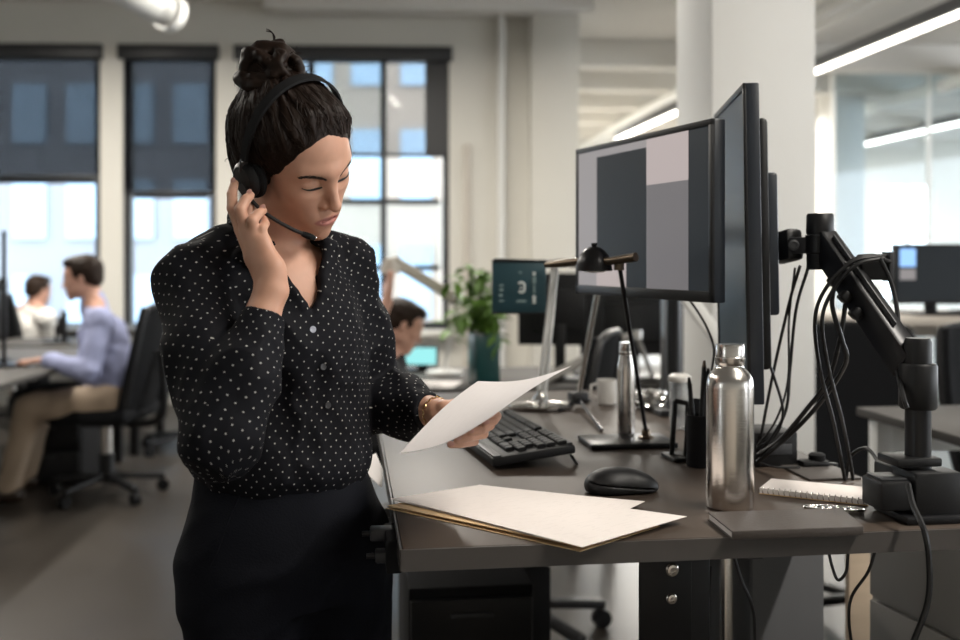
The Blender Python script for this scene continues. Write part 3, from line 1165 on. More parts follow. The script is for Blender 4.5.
# ------------------------------------------------------------------ papers
def sheet(name, corners, material, label, cat, th=.0006, bend=None, n=10, parent=None, group=None):
    """thin sheet through four corners (A left, B back, C right, D front); bend(u, v) lifts it"""
    a, b, c, d = (Vector(q) for q in corners)
    cen = (a + b + c + d) / 4
    nrm = (c - a).cross(b - a)
    nrm.normalize()
    if nrm.z < 0:
        nrm = -nrm
    vs, uv = [], []
    for k in (1, 0):
        for i in range(n + 1):
            for j in range(n + 1):
                u, v = i / n, j / n
                q = a * (1 - u) * (1 - v) + b * (1 - u) * v + c * u * v + d * u * (1 - v)
                if bend:
                    q = q + bend(u, v)
                vs.append(q - nrm * th * (1 - k) - cen)
                uv.append((v, u))
    fs = []
    N = (n + 1) ** 2
    for i in range(n):
        for j in range(n):
            p = i * (n + 1) + j
            q4 = (p, p + n + 1, p + n + 2, p + 1)
            fs.append(q4)
            fs.append(tuple(N + x for x in reversed(q4)))
    ring = [i * (n + 1) for i in range(n + 1)] + [n * (n + 1) + j for j in range(1, n + 1)] + [i * (n + 1) + n for i in range(n - 1, -1, -1)] + [j for j in range(n - 1, 0, -1)]
    for i in range(len(ring)):
        x, y = ring[i], ring[(i + 1) % len(ring)]
        fs.append((y, x, N + x, N + y))
    me = bpy.data.meshes.new(name)
    me.from_pydata(vs, [], fs)
    l = me.uv_layers.new(name='UVMap')
    for lp in me.loops:
        l.data[lp.index].uv = uv[lp.vertex_index]
    bm = bmesh.new()
    bm.from_mesh(me)
    bmesh.ops.recalc_face_normals(bm, faces=bm.faces)
    bm.to_mesh(me)
    bm.free()
    o = finish(name, me, material, parent, True, cen, label, cat, group)
    return o


zt = DZ + .0005
fold = [Pz(386, 508, zt), Pz(470, 493, zt), Pz(660, 526, zt), Pz(580, 551, zt)]
sheet('manila_folder', fold, M['manila'], 'tan manila folder under the printed pages at the desk corner', 'folder', .0012)
sheet('manila_folder', [q + Vector((.002, .003, .0035)) for q in fold], M['manila'], 'second tan folder on top of the lower folder under the pages', 'folder', .0012,
      lambda u, v: Vector((0, 0, .002 * u * (1 - v))))
z2 = DZ + .0062
sheet('printed_page', [Pz(390, 499, z2), Pz(480, 485, z2), Pz(645, 502, z2), Pz(560, 543, z2)], M['print_paper'], 'printed white page on the folders nearest the woman', 'paper', .0005,
      lambda u, v: Vector((0, 0, .004 * max(0, u - .7) + .003 * max(0, .2 - u))))
z3 = DZ + .0085
sheet('printed_page', [Pz(408, 502, z3), Pz(500, 488.5, z3), Pz(687, 518, z3), Pz(582, 547, z3)], M['print_paper'], 'printed white page on top of the pile nearest the mouse', 'paper', .0005,
      lambda u, v: Vector((0, 0, .006 * max(0, u - .6) * v)))

# the sheet in her hand
hs = [P(400, 453, 1.405), P(478, 381, 1.665), P(571, 366, 1.585), P(488, 419, 1.355)]
sheet('held_sheet', hs, M['print_hand'], 'white sheet of paper held in the woman\'s hand', 'paper', .0004,
      lambda u, v: Vector((0, 0, .008 * math.sin(math.pi * v) * (1 - .5 * u) - .010 * math.sin(math.pi * u))) , 16)
# page sticking out over the edge behind her
sheet('loose_page', [P(356, 463, 1.95), P(376, 453, 2.0), P(383, 470, 1.9), P(382, 488, 1.86)], M['paper'], 'grey-lit corner of a page between her hip and the desk edge', 'paper', .0005)


# ------------------------------------------------------------------ keyboard and mouse
def keyboard():
    t = thing('keyboard', 'black full-size keyboard tilted on its feet under the held sheet', 'keyboard', (.052, 2.130, DZ), math.radians(-76))
    tilt = Matrix.Translation((0, -.082, .010)) @ Matrix.Rotation(math.radians(6.5), 4, 'X') @ Matrix.Translation((0, .082, 0))
    T = lambda mb: setattr(mb, 'v', [tuple(tilt @ Vector(v)) for v in mb.v]) or mb
    T(MB().box((0, 0, .006), (.445, .168, .018), bev=.005)).build('case', M['key'], t)
    T(MB().box((0, -.072, .0155), (.44, .016, .004), bev=.001)).build('front_lip', M['dark_grey_plastic'], t)
    T(MB().box((0, .076, .0160), (.43, .010, .004), bev=.001)).build('status_strip', M['dark_grey_plastic'], t)
    u = .0186
    x0 = -.213
    rows = [[1, -.5] + [1] * 4 + [-.25] + [1] * 4 + [-.25] + [1] * 4, [1] * 13 + [2], [1.5] + [1] * 12 + [1.5], [1.75] + [1] * 11 + [2.25], [2.25] + [1] * 10 + [2.75], [1.25, 1.25, 1.25, 6.25, 1.25, 1.25, 1.25, 1.25]]
    navs = [[1, 1, 1], [1, 1, 1], [1, 1, 1], [], [-1, 1], [1, 1, 1]]
    pads = [[1, 1, 1, 1], [1, 1, 1, 1], [1, 1, 1, 1], [1, 1, 1], [1, 1, 1, 1], [2, 1]]
    cache = {}
    for r in range(6):
        y = .064 - r * .0196 - (.004 if r else 0)
        for grp, gx in ((rows[r], x0), (navs[r], x0 + 15.25 * u), (pads[r], x0 + 18.6 * u)):
            x = gx
            for k in grp:
                w = abs(k) * u
                if k > 0:
                    me = cache.get(k)
                    if me is None:
                        mb = MB()
                        hw, hd = w / 2 - .0011, u / 2 - .0011
                        bt = [(-hw, -hd), (hw, -hd), (hw, hd), (-hw, hd)]
                        tp = [(a * (1 - .0022 / abs(a)), b * (1 - .0022 / abs(b)) + .0006) for a, b in bt]
                        mb.add([(a, b, 0) for a, b in bt] + [(a, b, .0062) for a, b in bt] + [(a, b, .0078) for a, b in tp],
                               [(3, 2, 1, 0), (8, 9, 10, 11)] + [(i, (i + 1) % 4, 4 + (i + 1) % 4, 4 + i) for i in range(4)] + [(4 + i, 4 + (i + 1) % 4, 8 + (i + 1) % 4, 8 + i) for i in range(4)])
                        ko = mb.build('key', M['key'], t, False)
                        cache[k] = ko.data
                    else:
                        ko = bpy.data.objects.new('key', me)
                        COL.objects.link(ko)
                        ko.parent = t
                    ko.matrix_local = tilt @ Matrix.Translation((x + w / 2, y, .0148))
                x += w
    for s in (-1, 1):
        MB().bar((s * .205, .078, .020), (s * .205, .090, .001), .016, .004, .001).build('fold_out_foot', M['black_plastic'], t)


keyboard()


def mouse():
    c = Pz(622, 491, DZ)
    c.z = DZ
    t = thing('computer_mouse', 'black wireless mouse on the desk beside the pages', 'mouse', c, math.radians(4))
    S = SDF()
    S.ell((-.008, 0, .012), (.056, .034, .030), .01)
    S.ell((.028, 0, .007), (.036, .029, .019), .02)
    S.ell((-.030, -.012, .010), (.03, .025, .024), .02)
    S._add(lambda p: p[:, 2] - .0015, None, A((0, 0, 0)), .3, .003, 's')
    S.cone((.010, 0, .036), (.064, 0, .022), .0012, .0012, .002, None, 's')
    S.ops.append((lambda p: np.maximum(np.abs(p[:, 2] - .013 + .12 * p[:, 0]) - .0008, -(np.abs(p[:, 1]) - .020)), None, A((0, 0, 0)), .2, .002, 's'))
    pts, q = S.mesh(.0016)
    np_obj('shell', pts, q, M['black_plastic'], t, (0, 0, 0))
    MB().cyl((.036, -.004, .024), (.036, .004, .024), .0085, 18).build('scroll_wheel', M['dark_grey_plastic'], t)
    MB().box((0, 0, .001), (.07, .04, .002), bev=.0005).build('glide_pad', M['matte_black'], t)


mouse()


# ------------------------------------------------------------------ bottles
def bottle(c, r, h, neck, cap_h, label):
    t = thing('steel_bottle', label, 'bottle', c)
    hb = h - cap_h
    MB().lathe([(r * .90, 0), (r * .98, .002), (r, .006), (r, hb - .034), (r * .985, hb - .026), (r * .93, hb - .017), (r * .80, hb - .009), (neck * 1.04, hb - .003), (neck * .96, hb), (neck * .96, hb + .004)], n=48).build('bottle_body', M['steel'], t)
    cp = MB().lathe([(neck * .97, hb + .002), (neck * 1.03, hb + .004), (neck * 1.03, hb + cap_h * .42), (neck * .99, hb + cap_h * .45), (neck * .99, h - .004), (neck * .93, h), (.001, h)], n=48).build('screw_cap', M['steel'], t)
    return t


b1 = Pz(730, 507, DZ)
bottle(b1, .0378, .264, .0232, .036, 'large brushed steel bottle standing beside the dark notebook')
b2 = Pz(626, 440, DZ)
bottle(b2 + Vector((0, 0, .0125)), .0198, .205, .0150, .03, 'slim tall steel flask on the desk lamp base')


# ------------------------------------------------------------------ notebooks
def slab_from(corners, z0, z1, mb=None, inset=0.0):
    q = [Vector((c.x, c.y, 0)) for c in corners]
    cen = sum(q, Vector()) / 4
    q = [cen + (v - cen) * (1 - inset) for v in q]
    poly = [(v.x, v.y) for v in q]
    ar = sum(poly[i][0] * poly[(i + 1) % 4][1] - poly[(i + 1) % 4][0] * poly[i][1] for i in range(4))
    if ar < 0:
        poly.reverse()
    return (mb or MB()).prism(poly, z0, z1)


zc = DZ + .013
nb_c = [Pz(708, 512, zc), Pz(732, 531, zc), Pz(863, 526, zc), Pz(842, 508, zc)]
o = thing('notebook', 'closed dark brown notebook lying at the desk edge under the steel bottle', 'notebook', tuple(sum(nb_c, Vector()) / 4 - Vector((0, 0, zc - DZ))))
og = o.location
slab_from(nb_c, DZ, DZ + .0022).build('back_cover', M['notebook_cover'], o, False, og)
slab_from(nb_c, DZ + .0022, DZ + .0108, inset=.02).build('page_block', M['paper'], o, False, og)
slab_from(nb_c, DZ + .0108, zc).build('front_cover', M['notebook_cover'], o, False, og)
MB().bar(nb_c[1].copy() + Vector((0, 0, -.0065)), nb_c[2].copy() + Vector((0, 0, -.0065)), .004, .013, .0015).build('spine', M['notebook_cover'], o, True, og)

zs_ = DZ + .010
sp = [Pz(759, 488, zs_), Pz(868, 500, zs_), Pz(867, 487, zs_), Pz(771, 478.5, zs_)]
o = thing('spiral_notebook', 'white spiral-bound notepad lying behind the dark notebook', 'notebook', tuple(sum(sp, Vector()) / 4 - Vector((0, 0, .010))))
og = o.location
slab_from(sp, DZ, DZ + .0015).build('back_board', M['manila'], o, False, og)
slab_from(sp, DZ + .0015, DZ + .0095, inset=.01).build('page_block', M['paper'], o, False, og)
slab_from(sp, DZ + .0095, DZ + .0102, inset=.01).build('top_page', M['print_paper'], o, False, og)
a, b = sp[0], sp[1]
dv = (b - a).normalized()
side = Vector((dv.y, -dv.x, 0))
me = None
for k in range(19):
    q = a.lerp(b, (k + .7) / 19.4)
    if me is None:
        pts = [Vector((0, 0, 0)) + side * (.0045 * math.cos(x) - .001) + Vector((0, 0, .0052 * math.sin(x) - .003)) + dv * .0015 * math.sin(x / 2) for x in np.linspace(0, 2 * math.pi, 13)]
        ro = MB().tube(pts, .0008, 5).build('wire_ring', M['steel'], o)
        me = ro.data
    else:
        ro = bpy.data.objects.new('wire_ring', me)
        COL.objects.link(ro)
        ro.parent = o
    ro.location = q - og
# ------------------------------------------------------------------ the standing woman
def wrap_uv(pts, quads, ang_v, ang_c, vv, R):
    """per-loop uv (metres) from an angle that must not jump inside a face"""
    a = ang_v[quads]
    d = a - ang_c[:, None]
    d = (d + math.pi) % (2 * math.pi) - math.pi
    return np.stack([(ang_c[:, None] + d) * R, vv[quads]], -1)


def axis_angle(p, a, b, ref):
    t = A(b) - A(a)
    L = np.linalg.norm(t)
    t /= L
    u = A(ref) - t * (A(ref) @ t)
    u /= np.linalg.norm(u)
    w = np.cross(t, u)
    q = p - A(a)
    return np.arctan2(q @ w, q @ u), q @ t


BA = math.radians(33)
BR = np.array([-math.cos(BA), -math.sin(BA)])     # her right
BF = np.array([math.sin(BA), -math.cos(BA)])      # the way her chest faces
R2 = np.stack([BR, BF], 1)


def make_woman():
    root = thing('person', 'woman in black dotted blouse with high bun, standing and reading a sheet', 'person', (-.335, 1.66, 0))
    org = root.location
    H = euler_frame(-122.8, -32.6, 22.6, (-.2945, 1.60, 1.4520), .952)
    shR, elR, wrR = A(P(190, 281, 1.54)), A(P(221, 438, 1.40)), A(P(270, 293, 1.468))
    shL, elL, wrL = A(P(344, 264, 1.72)), A(P(374, 402, 1.80)), A(P(438, 413, 1.635))
    ctr = lambda z, x, y, a, b: (z, x, y, a, b)
    # ---- body: one skin
    S = SDF()
    S.loft([ctr(.95, -.332, 1.66, .13, .095), ctr(1.05, -.334, 1.66, .120, .092), ctr(1.17, -.338, 1.648, .135, .112),
            ctr(1.25, -.342, 1.645, .135, .100), ctr(1.30, -.345, 1.648, .110, .078), ctr(1.335, -.350, 1.655, .065, .058)], R2, .02)
    nb = A((-.350, 1.665, 1.315))
    S.cone(nb, H.world((0, -.022, -.035)), .052, .047, .02)
    S.cone(nb + A((.02, -.03, -.015)), H.world((0, .005, -.062)), .040, .036, .02)
    for sh in (shR, shL):
        S.cone(nb, sh, .040, .042, .03)
    S.chain([shR, elR], [.042, .036], .02)
    S.chain([elR, elR * .45 + wrR * .55, wrR], [.036, .034, .0235], .012)
    S.chain([shL, elL], [.042, .036], .02)
    S.chain([elL, elL * .45 + wrL * .55, wrL], [.036, .034, .0235], .012)
    head_ops(S, H)
    hand_ops(S, wrR,
             [P(241, 230, 1.50), P(246, 228, 1.485), P(254, 232, 1.478), P(263, 240, 1.478)],
             [P(232.5, 208, 1.50), P(240, 210, 1.483), P(252, 221, 1.472), P(262, 229, 1.478)],
             [P(232, 194, 1.512), P(245.5, 200, 1.494), P(258, 214, 1.484), P(265, 224, 1.49)],
             [P(234.5, 183.5, 1.522), P(250.5, 195.5, 1.505), P(263, 210.5, 1.497), P(264, 219, 1.503)],
             [P(262, 272, 1.485), P(250, 248, 1.515), P(246, 226, 1.535), P(249, 207, 1.545)])
    S.cone(wrR + A((.004, 0, .006)), A(P(273, 268, 1.468)), .0215, .0170, .014)
    S.cone(A(P(276, 272, 1.468)), A(P(264, 243, 1.476)), .0140, .0100, .010)
    dy = .060
    hand_ops(S, wrL,
             [P(466, 408, 1.535 + dy), P(464, 418, 1.525 + dy), P(459, 427, 1.515 + dy), P(452, 434, 1.51 + dy)],
             [P(497, 416, 1.49 + dy), P(490, 425.5, 1.48 + dy), P(484, 434, 1.475 + dy), P(475, 441.5, 1.475 + dy)],
             [P(494, 421, 1.466 + dy), P(482, 430, 1.456 + dy), P(470, 437.5, 1.450 + dy), P(461, 444.5, 1.448 + dy)],
             [P(485, 423.5, 1.456 + dy), P(470, 432, 1.445 + dy), P(457, 439, 1.440 + dy), P(450, 445, 1.438 + dy)],
             [P(444, 408, 1.56 + dy), P(455, 405, 1.58 + dy), P(470, 402, 1.60 + dy), P(482, 403, 1.60 + dy)], .86, .0008)
    pts, quads = S.mesh(.0021)
    body = np_obj('body', pts, quads, M['skin'], root, org, attr={'lip': lip_mask(H, pts)})
    # ---- face details
    for s in (1, -1):
        e = []
        for t in np.linspace(-1, 1, 13):
            e.append(H.world((s * (.0325 + .0175 * t), .086 - .010 * max(0, t), .0142 - .0030 * (1 - t * t) + (.0014 * t))))
        w = [Vector(q) for q in S.snap(np.array(e), .0004)]
        MB().tube(w, [.0007 + .0012 * math.sin(math.pi * min(1, (i + 1) / 12)) for i in range(13)], 6).build('eyelash', M['lash'], body, origin=org)
        b0 = np.array([H.world((s * x, .092 - (x * 9) ** 2 * .09, z)) for x, z in ((.0120, .0315), (.020, .0345), (.029, .0372), (.038, .0385), (.046, .0370), (.054, .0325))])
        b0 = S.snap(b0, .0004)
        path = smooth_path([Vector(q) for q in b0], 4)
        mb = MB()
        rb_ = random.Random(21)
        upv = Vector(H.R[:, 2])
        outv = (path[-1] - path[0]).normalized()
        base = []
        for i in range(110):
            f = rb_.random() ** .9 * (len(path) - 1.01)
            k = int(f)
            w_ = .0034 * (1 - .55 * f / len(path))
            p_ = path[k].lerp(path[k + 1], f - k) + upv * rb_.uniform(-w_, w_)
            base.append((p_, p_ + outv * rb_.uniform(.003, .0065) + upv * rb_.uniform(.0005, .0035) * (1 - f / len(path))))
        sn = S.snap(np.array([q for pr in base for q in pr]), .0004, 4)
        for i in range(110):
            mb.tube([Vector(sn[2 * i]), Vector(sn[2 * i + 1])], [.00055, .0003], 4)
        mb.build('eyebrow', M['brow'], body, origin=org)
    lipc = S.snap(np.array([H.world((x, .094 - abs(x) * .35, -.0532 - abs(x) * .02)) for x in np.linspace(-.0235, .0235, 11)]), -.0001)
    MB().tube([Vector(q) for q in lipc], [.0003 + .0006 * math.sin(math.pi * (i + .3) / 10.6) for i in range(11)], 6).build('lip_line', M['lip_line'], body, origin=org)
    # nails of the hand under the sheet and at the headset
    for c, d in (((486, 423, 1.456 + dy), (-1, .25)), ((471, 431.5, 1.445 + dy), (-1, .3)), ((458, 438.5, 1.440 + dy), (-1, .2)), ((451, 444.5, 1.438 + dy), (-1, .1)),
                 ((234, 183, 1.522), (.15, 1)), ((250, 195, 1.505), (.5, .8)), ((263, 210, 1.497), (.7, .7))):
        q = A(P(*c)) + A((0, -.0052, .0025))
        q = S.snap(q, .0001)[0]
        mb = MB()
        ax = Vector((d[0], 0, d[1])).normalized()
        mb.lathe([(.0001, -.0008), (.0030, -.0004), (.0041, .0003), (.0030, .0008), (.0001, .0010)], n=12)
        side = ax.cross(Vector((0, -1, 0)))
        mt = Matrix((side, ax * 1.35, Vector((0, -1, 0)))).transposed().to_4x4()
        mb.v = [tuple(Matrix.Translation(Vector(q)) @ mt @ Vector(v)) for v in mb.v]
        mb.build('nail', M['nail'], body, origin=org)

    # ---- blouse
    Bl = SDF()
    rows = [ctr(.932, -.328, 1.66, .142, .112), ctr(.958, -.328, 1.66, .150, .126), ctr(1.01, -.330, 1.66, .152, .128), ctr(1.08, -.334, 1.658, .150, .125),
            ctr(1.17, -.338, 1.645, .152, .134), ctr(1.24, -.342, 1.645, .150, .118), ctr(1.30, -.346, 1.65, .118, .088), ctr(1.340, -.352, 1.660, .066, .060)]
    Bl.loft(rows, R2, .02)
    yk = A((-.352, 1.672, 1.332))
    Bl.cone(yk, shR, .052, .047, .03)
    Bl.cone(yk, shL, .052, .046, .03)
    Bl.cone(yk * .45 + shR * .55 + A((0, 0, .004)), shR + A((.012, .005, .004)), .050, .046, .03)
    midR = shR * .5 + elR * .5
    Bl.chain([shR, midR, elR], [.047, .057, .054], .03)
    cuR = elR * .16 + wrR * .84
    Bl.chain([elR, elR * .5 + cuR * .5, cuR], [.054, .053, .0325], .014)
    midL = shL * .5 + elL * .5
    Bl.chain([shL, midL, elL], [.045, .053, .054], .03)
    cuL = elL * .13 + wrL * .87
    Bl.chain([elL, elL * .5 + cuL * .5, cuL], [.054, .054, .033], .018)
    # flat cuff ends: trim what sticks out past the cuff
    for el, cu, wr in ((elR, cuR, wrR), (elL, cuL, wrL)):
        t = (wr - el) / np.linalg.norm(wr - el)
        end = cu + t * .006
        Bl.field(lambda p, t=t, end=end: np.maximum(-((p - end) @ t), np.linalg.norm(p - end, axis=1) - .06), end, .06, .004)
    zb, u0 = 1.212, -.016
    cc = A((-.343, 1.65))

    def vcut(p):
        q = p[:, :2] - cc
        u, w = q @ BR - u0, q @ BF
        z = p[:, 2]
        lean = np.where(u > 0, .62, .52)
        e = np.maximum(np.abs(u) - np.maximum(lean * (z - zb), 0), zb - z)
        e = np.maximum(e, -(w - .01))
        return np.maximum(e, -(S.eval(p) + .004))
    Bl.field(vcut, (-.29, 1.57, 1.30), .16, .006)
    # neck hole
    def ncut(p):
        q = p[:, :2] - (nb[:2] + A((.004, -.004)))
        return np.maximum(np.maximum(np.linalg.norm(q, axis=1) - .062, 1.29 - p[:, 2]), -(S.eval(p) + .004))
    Bl.field(ncut, (-.345, 1.66, 1.36), .12, .004)
    # collar band: neck ring and the two turned edges of the opening
    ring = []
    for a in np.linspace(-2.35, 2.35, 15):
        d = -BF * math.cos(a) + BR * math.sin(a)
        fz = 1.350 + .012 * math.cos(a)
        ring.append(A((*(nb[:2] + A((.004, -.004)) + d * (.064 + .002 * math.cos(a))), fz)))
    for dz, r in ((-.012, .0075), (0, .0068), (.012, .006), (.020, .005)):
        Bl.chain([q + A((0, 0, dz)) for q in ring], [r] * len(ring), .008)
    edges = []
    for sgn in (1, -1):
        line = []
        for z in np.linspace(zb - .002, 1.315, 6):
            hw = (.62 if sgn > 0 else .52) * max(0, z - zb) + .004
            uu = u0 + sgn * hw
            w = .13 - 1.5 * max(0, z - 1.24) ** 1.35
            line.append(A((*(cc + BR * uu + BF * w), z)))
        line = [q for q in S.snap(np.array(line), .0105)]
        line.append(ring[-1] if sgn > 0 else ring[0])
        edges.append(line)
        Bl.chain(line, [.0055, .008, .009, .010, .010, .009, .008], .006)
        out = [q + A((*(BR * sgn * .012), -.004)) for q in line[1:]]
        Bl.chain(out, [.005, .006, .007, .007, .007, .007], .008)
    # button placket
    pl = [A((*(cc + BR * (u0 * (1 - .6 * k / 5)) + BF * .135), zb - .006 - k * .052)) for k in range(6)]
    def folds(p):
        q = np.stack([p[:, :2] @ BR, p[:, :2] @ BF, p[:, 2]], 1)
        wv = vnoise(q * 9 + 5.3) * .7
        a = vnoise(np.stack([q[:, 0] * 30 + wv, q[:, 1] * 24, q[:, 2] * 8 + wv], 1))
        b = 1 - np.abs(vnoise(np.stack([q[:, 0] * 22 + q[:, 2] * 12 + wv, q[:, 1] * 22, q[:, 2] * 16 - q[:, 0] * 14], 1) + 11.1)) * 2
        h = np.clip((1.04 - p[:, 2]) / .10, 0, 1)
        c = vnoise(np.stack([q[:, 0] * 48, q[:, 1] * 40, q[:, 2] * 10 + wv], 1) + 3.7)
        return a * .0042 - np.clip(b, -.3, 1) * .0042 + .0015 + c * h * .0035
    Bl.disp = folds
    bp, bq = Bl.mesh(.0034)
    # cloth uv in metres: torso round its axis, sleeves along the arm
    segs = [(shR, elR, .05), (elR, wrR, .045), (shL, elL, .05), (elL, wrL, .045)]
    fc = bp[bq].mean(1)
    ds = []
    for a, b, r in segs:
        t = np.clip((fc - a) @ (b - a) / ((b - a) @ (b - a)), 0, 1)
        ds.append(np.linalg.norm(fc - a - t[:, None] * (b - a), axis=1) - r)
    tors = SDF().loft(rows, R2, .01)
    ds.append(tors.eval(fc) + .004)
    part = np.argmin(np.array(ds), 0)
    uv = np.zeros((len(bq), 4, 2))
    for i, (a, b, r) in enumerate(segs):
        av, vv = axis_angle(bp, a, b, (.3, -1, .2))
        ac, _ = axis_angle(fc, a, b, (.3, -1, .2))
        k = part == i
        uv[k] = wrap_uv(bp, bq[k], av, ac[k], vv + i * .37, r)
    tv = np.arctan2((bp[:, :2] - A((-.335, 1.655))) @ BR, (bp[:, :2] - A((-.335, 1.655))) @ BF)
    tcn = np.arctan2((fc[:, :2] - A((-.335, 1.655))) @ BR, (fc[:, :2] - A((-.335, 1.655))) @ BF)
    k = part == 4
    uv[k] = wrap_uv(bp, bq[k], tv, tcn[k], bp[:, 2], .142)
    blouse = np_obj('blouse', bp, bq, M['dots'], root, org, uv=uv.reshape(-1, 2))
    for k in range(3):
        z = zb - .018 - k * .062
        q = Bl.snap(A((*(cc + BR * (u0 + .002 - .016 * k) + BF * .14), z)), .0008)[0]
        mt = Vector((BF[0], BF[1], .05)).to_track_quat('Z', 'Y').to_matrix().to_4x4()
        MB().lathe([(.0001, -.001), (.0050, -.001), (.0055, .0002), (.0048, .0012), (.0030, .0008), (.0001, .0007)], q, 16, mt).build('button', M['button'] if k == 0 else M['dark_grey_plastic'], blouse, origin=org)

    # ---- trousers
    T = SDF()
    T.loft([ctr(.75, -.325, 1.66, .165, .120), ctr(.82, -.322, 1.66, .166, .138), ctr(.88, -.325, 1.66, .160, .132), ctr(.965, -.330, 1.66, .138, .108)], R2, .02)
    hipR = A((*(A((-.325, 1.655)) + BR * .076), .80))
    hipL = A((*(A((-.325, 1.655)) - BR * .085), .80))
    knR, knL = A((-.345, 1.565, .46)), A((-.228, 1.68, .46))
    anR, anL = A((-.372, 1.585, .06)), A((-.235, 1.72, .06))
    T.chain([hipR, knR, anR], [.094, .078, .074], .03)
    T.chain([hipL, knL, anL], [.098, .078, .074], .03)

    def tf(p):
        a = vnoise(np.stack([p[:, 0] * 16 + p[:, 2] * 6, p[:, 1] * 16, p[:, 2] * 7], 1) + 2.2)
        b = 1 - np.abs(vnoise(np.stack([p[:, 0] * 14 - p[:, 2] * 10, p[:, 1] * 14, p[:, 2] * 12], 1) + 7.7)) * 2
        return a * .0045 - np.clip(b, -.2, 1) * .0045 * np.clip((.93 - p[:, 2]) / .05, 0, 1)
    T.disp = tf
    tp, tq = T.mesh(.0055)
    tr = np_obj('trousers', tp, tq, M['trouser'], root, org)
    seam = T.snap(np.array([P(238, 494, 1.53), P(230, 520, 1.53), P(222, 545, 1.53), P(214, 566, 1.53)]), .0003)
    MB().tube(smooth_path([Vector(q) for q in seam], 5), .0012, 6).build('pocket_edge', M['trouser'], tr, origin=org)
    wb = T.snap(np.array([P(x, y, 1.53) for x, y in ((196, 480), (230, 484), (265, 485), (300, 483), (335, 476))]), .0004)
    MB().tube(smooth_path([Vector(q) for q in wb], 5), .0028, 6).build('waistband_edge', M['black_cloth'], tr, origin=org)
    for an in (anR, anL):
        Sh = SDF()
        d = A((BF[0], BF[1], 0))
        heel = A((an[0], an[1], .035)) - d * .03
        Sh.chain([heel, heel + d * .11 + A((0, 0, -.004)), heel + d * .19 + A((0, 0, -.010))], [.034, .036, .025], .02)
        Sh.field(lambda p: p[:, 2] + 0.0, heel, .3, .003)
        Sh.ops[-1] = (lambda p: p[:, 2] - .002, None, heel, .4, .004, 's')
        sp, sq = Sh.mesh(.006)
        np_obj('shoe', sp, sq, M['shoe'], root, org)

    # ---- hair swept up into a bun
    Ha = SDF()
    bun = A((-.003, -.066, .104))
    naxis = A((0, -.61, .79))
    SK = SDF()
    SK.ell((0, -.014, .045), (.073, .092, .080), .01)
    SK.ell((0, .034, .046), (.060, .050, .055), .03)
    SK.ell((0, -.030, -.020), (.060, .058, .050), .03)

    def edge(q):
        return .008 + .66 * q[:, 2] + .16 * np.abs(q[:, 0]) - .007 * np.exp(-(q[:, 0] / .04) ** 2) + vnoise(q * 55) * .005 + vnoise(q * 160) * .0025 - q[:, 1]

    def scalp(q):
        s = edge(q)
        t = np.clip(s / .055, 0, 1)
        thick = np.where(s > 0, .0012 + .0175 * t * t * (3 - 2 * t), .0012 + s * .7)
        return SK.eval(q) - thick - .010 * np.clip(-q[:, 1] / .10, 0, 1)
    Ha.field(scalp, (0, -.01, .03), .16, .01, H, 'u')
    Ha.cone((0, -.045, .095), bun, .055, .044, .03, H)

    bunw = H.world(bun)

    def hcoord(q):
        v = q - bun
        ax = v @ naxis
        u = A((1, 0, 0))
        w = np.cross(naxis, u)
        return np.arctan2(v @ w, v @ u), np.sqrt(((v - ax[:, None] * naxis) ** 2).sum(1)), ax

    def hdisp(p):
        q = H.local(p)
        a, r, x = hcoord(q)
        wv = vnoise(q * 24) * .12 + np.sin(r * 130 + 3 * np.sin(a * 3)) * .05
        n = vnoise(np.stack([np.cos(a + wv) * 9, np.sin(a + wv) * 9, r * 20], 1))
        n2 = vnoise(np.stack([np.cos(a + wv) * 30, np.sin(a + wv) * 30, r * 26], 1) + 4.4)
        k = np.clip(edge(q) / .03, 0, 1)
        return (n * .0030 + n2 * .0024) * k
    Ha.disp = hdisp
    hp, hq = Ha.mesh(.0024, H.world((0, -.02, .04)) - .165, H.world((0, -.02, .04)) + .165)

    def hair_uv(pts, quads, k=1.0):
        a, r, x = hcoord(H.local(pts))
        ac, _, _ = hcoord(H.local(pts[quads].mean(1)))
        return wrap_uv(pts, quads, a, ac, (r - x) * 6, 1 / (2 * math.pi) * k).reshape(-1, 2)
    hair = np_obj('hair', hp, hq, M['hair'], root, org, uv=hair_uv(hp, hq))

    Bu = SDF()
    bc = bun + naxis * .030
    Bu.ell(bc, (.044, .044, .035), .01, H)
    rb = random.Random(5)
    e1 = A((1, 0, 0))
    e2 = np.cross(naxis, e1)
    for i in range(9):
        # locks wound round the knot like a ball of yarn
        ax_ = A((rb.gauss(0, 1), rb.gauss(0, 1), rb.gauss(0, 1))) + naxis * 1.2
        ax_ /= np.linalg.norm(ax_)
        g1 = np.cross(ax_, A((.3, .9, .1)))
        g1 /= np.linalg.norm(g1)
        g2 = np.cross(ax_, g1)
        a0_, off_ = rb.uniform(0, 6.28), rb.uniform(-.016, .024)
        rad_ = math.sqrt(max(1e-5, .045 ** 2 - off_ ** 2)) + rb.uniform(-.002, .006)
        yl = []
        for k in range(15):
            a = a0_ + k / 14 * 5.0
            yl.append(bc + ax_ * off_ * (1 + .4 * math.sin(2 * a)) + (g1 * math.cos(a) + g2 * math.sin(a)) * (rad_ + .0035 * math.sin(3 * a + i)))
        Bu.chain(yl, [.0045 + .0075 * math.sin(math.pi * (k + .6) / 15.2) for k in range(15)], .003, H)
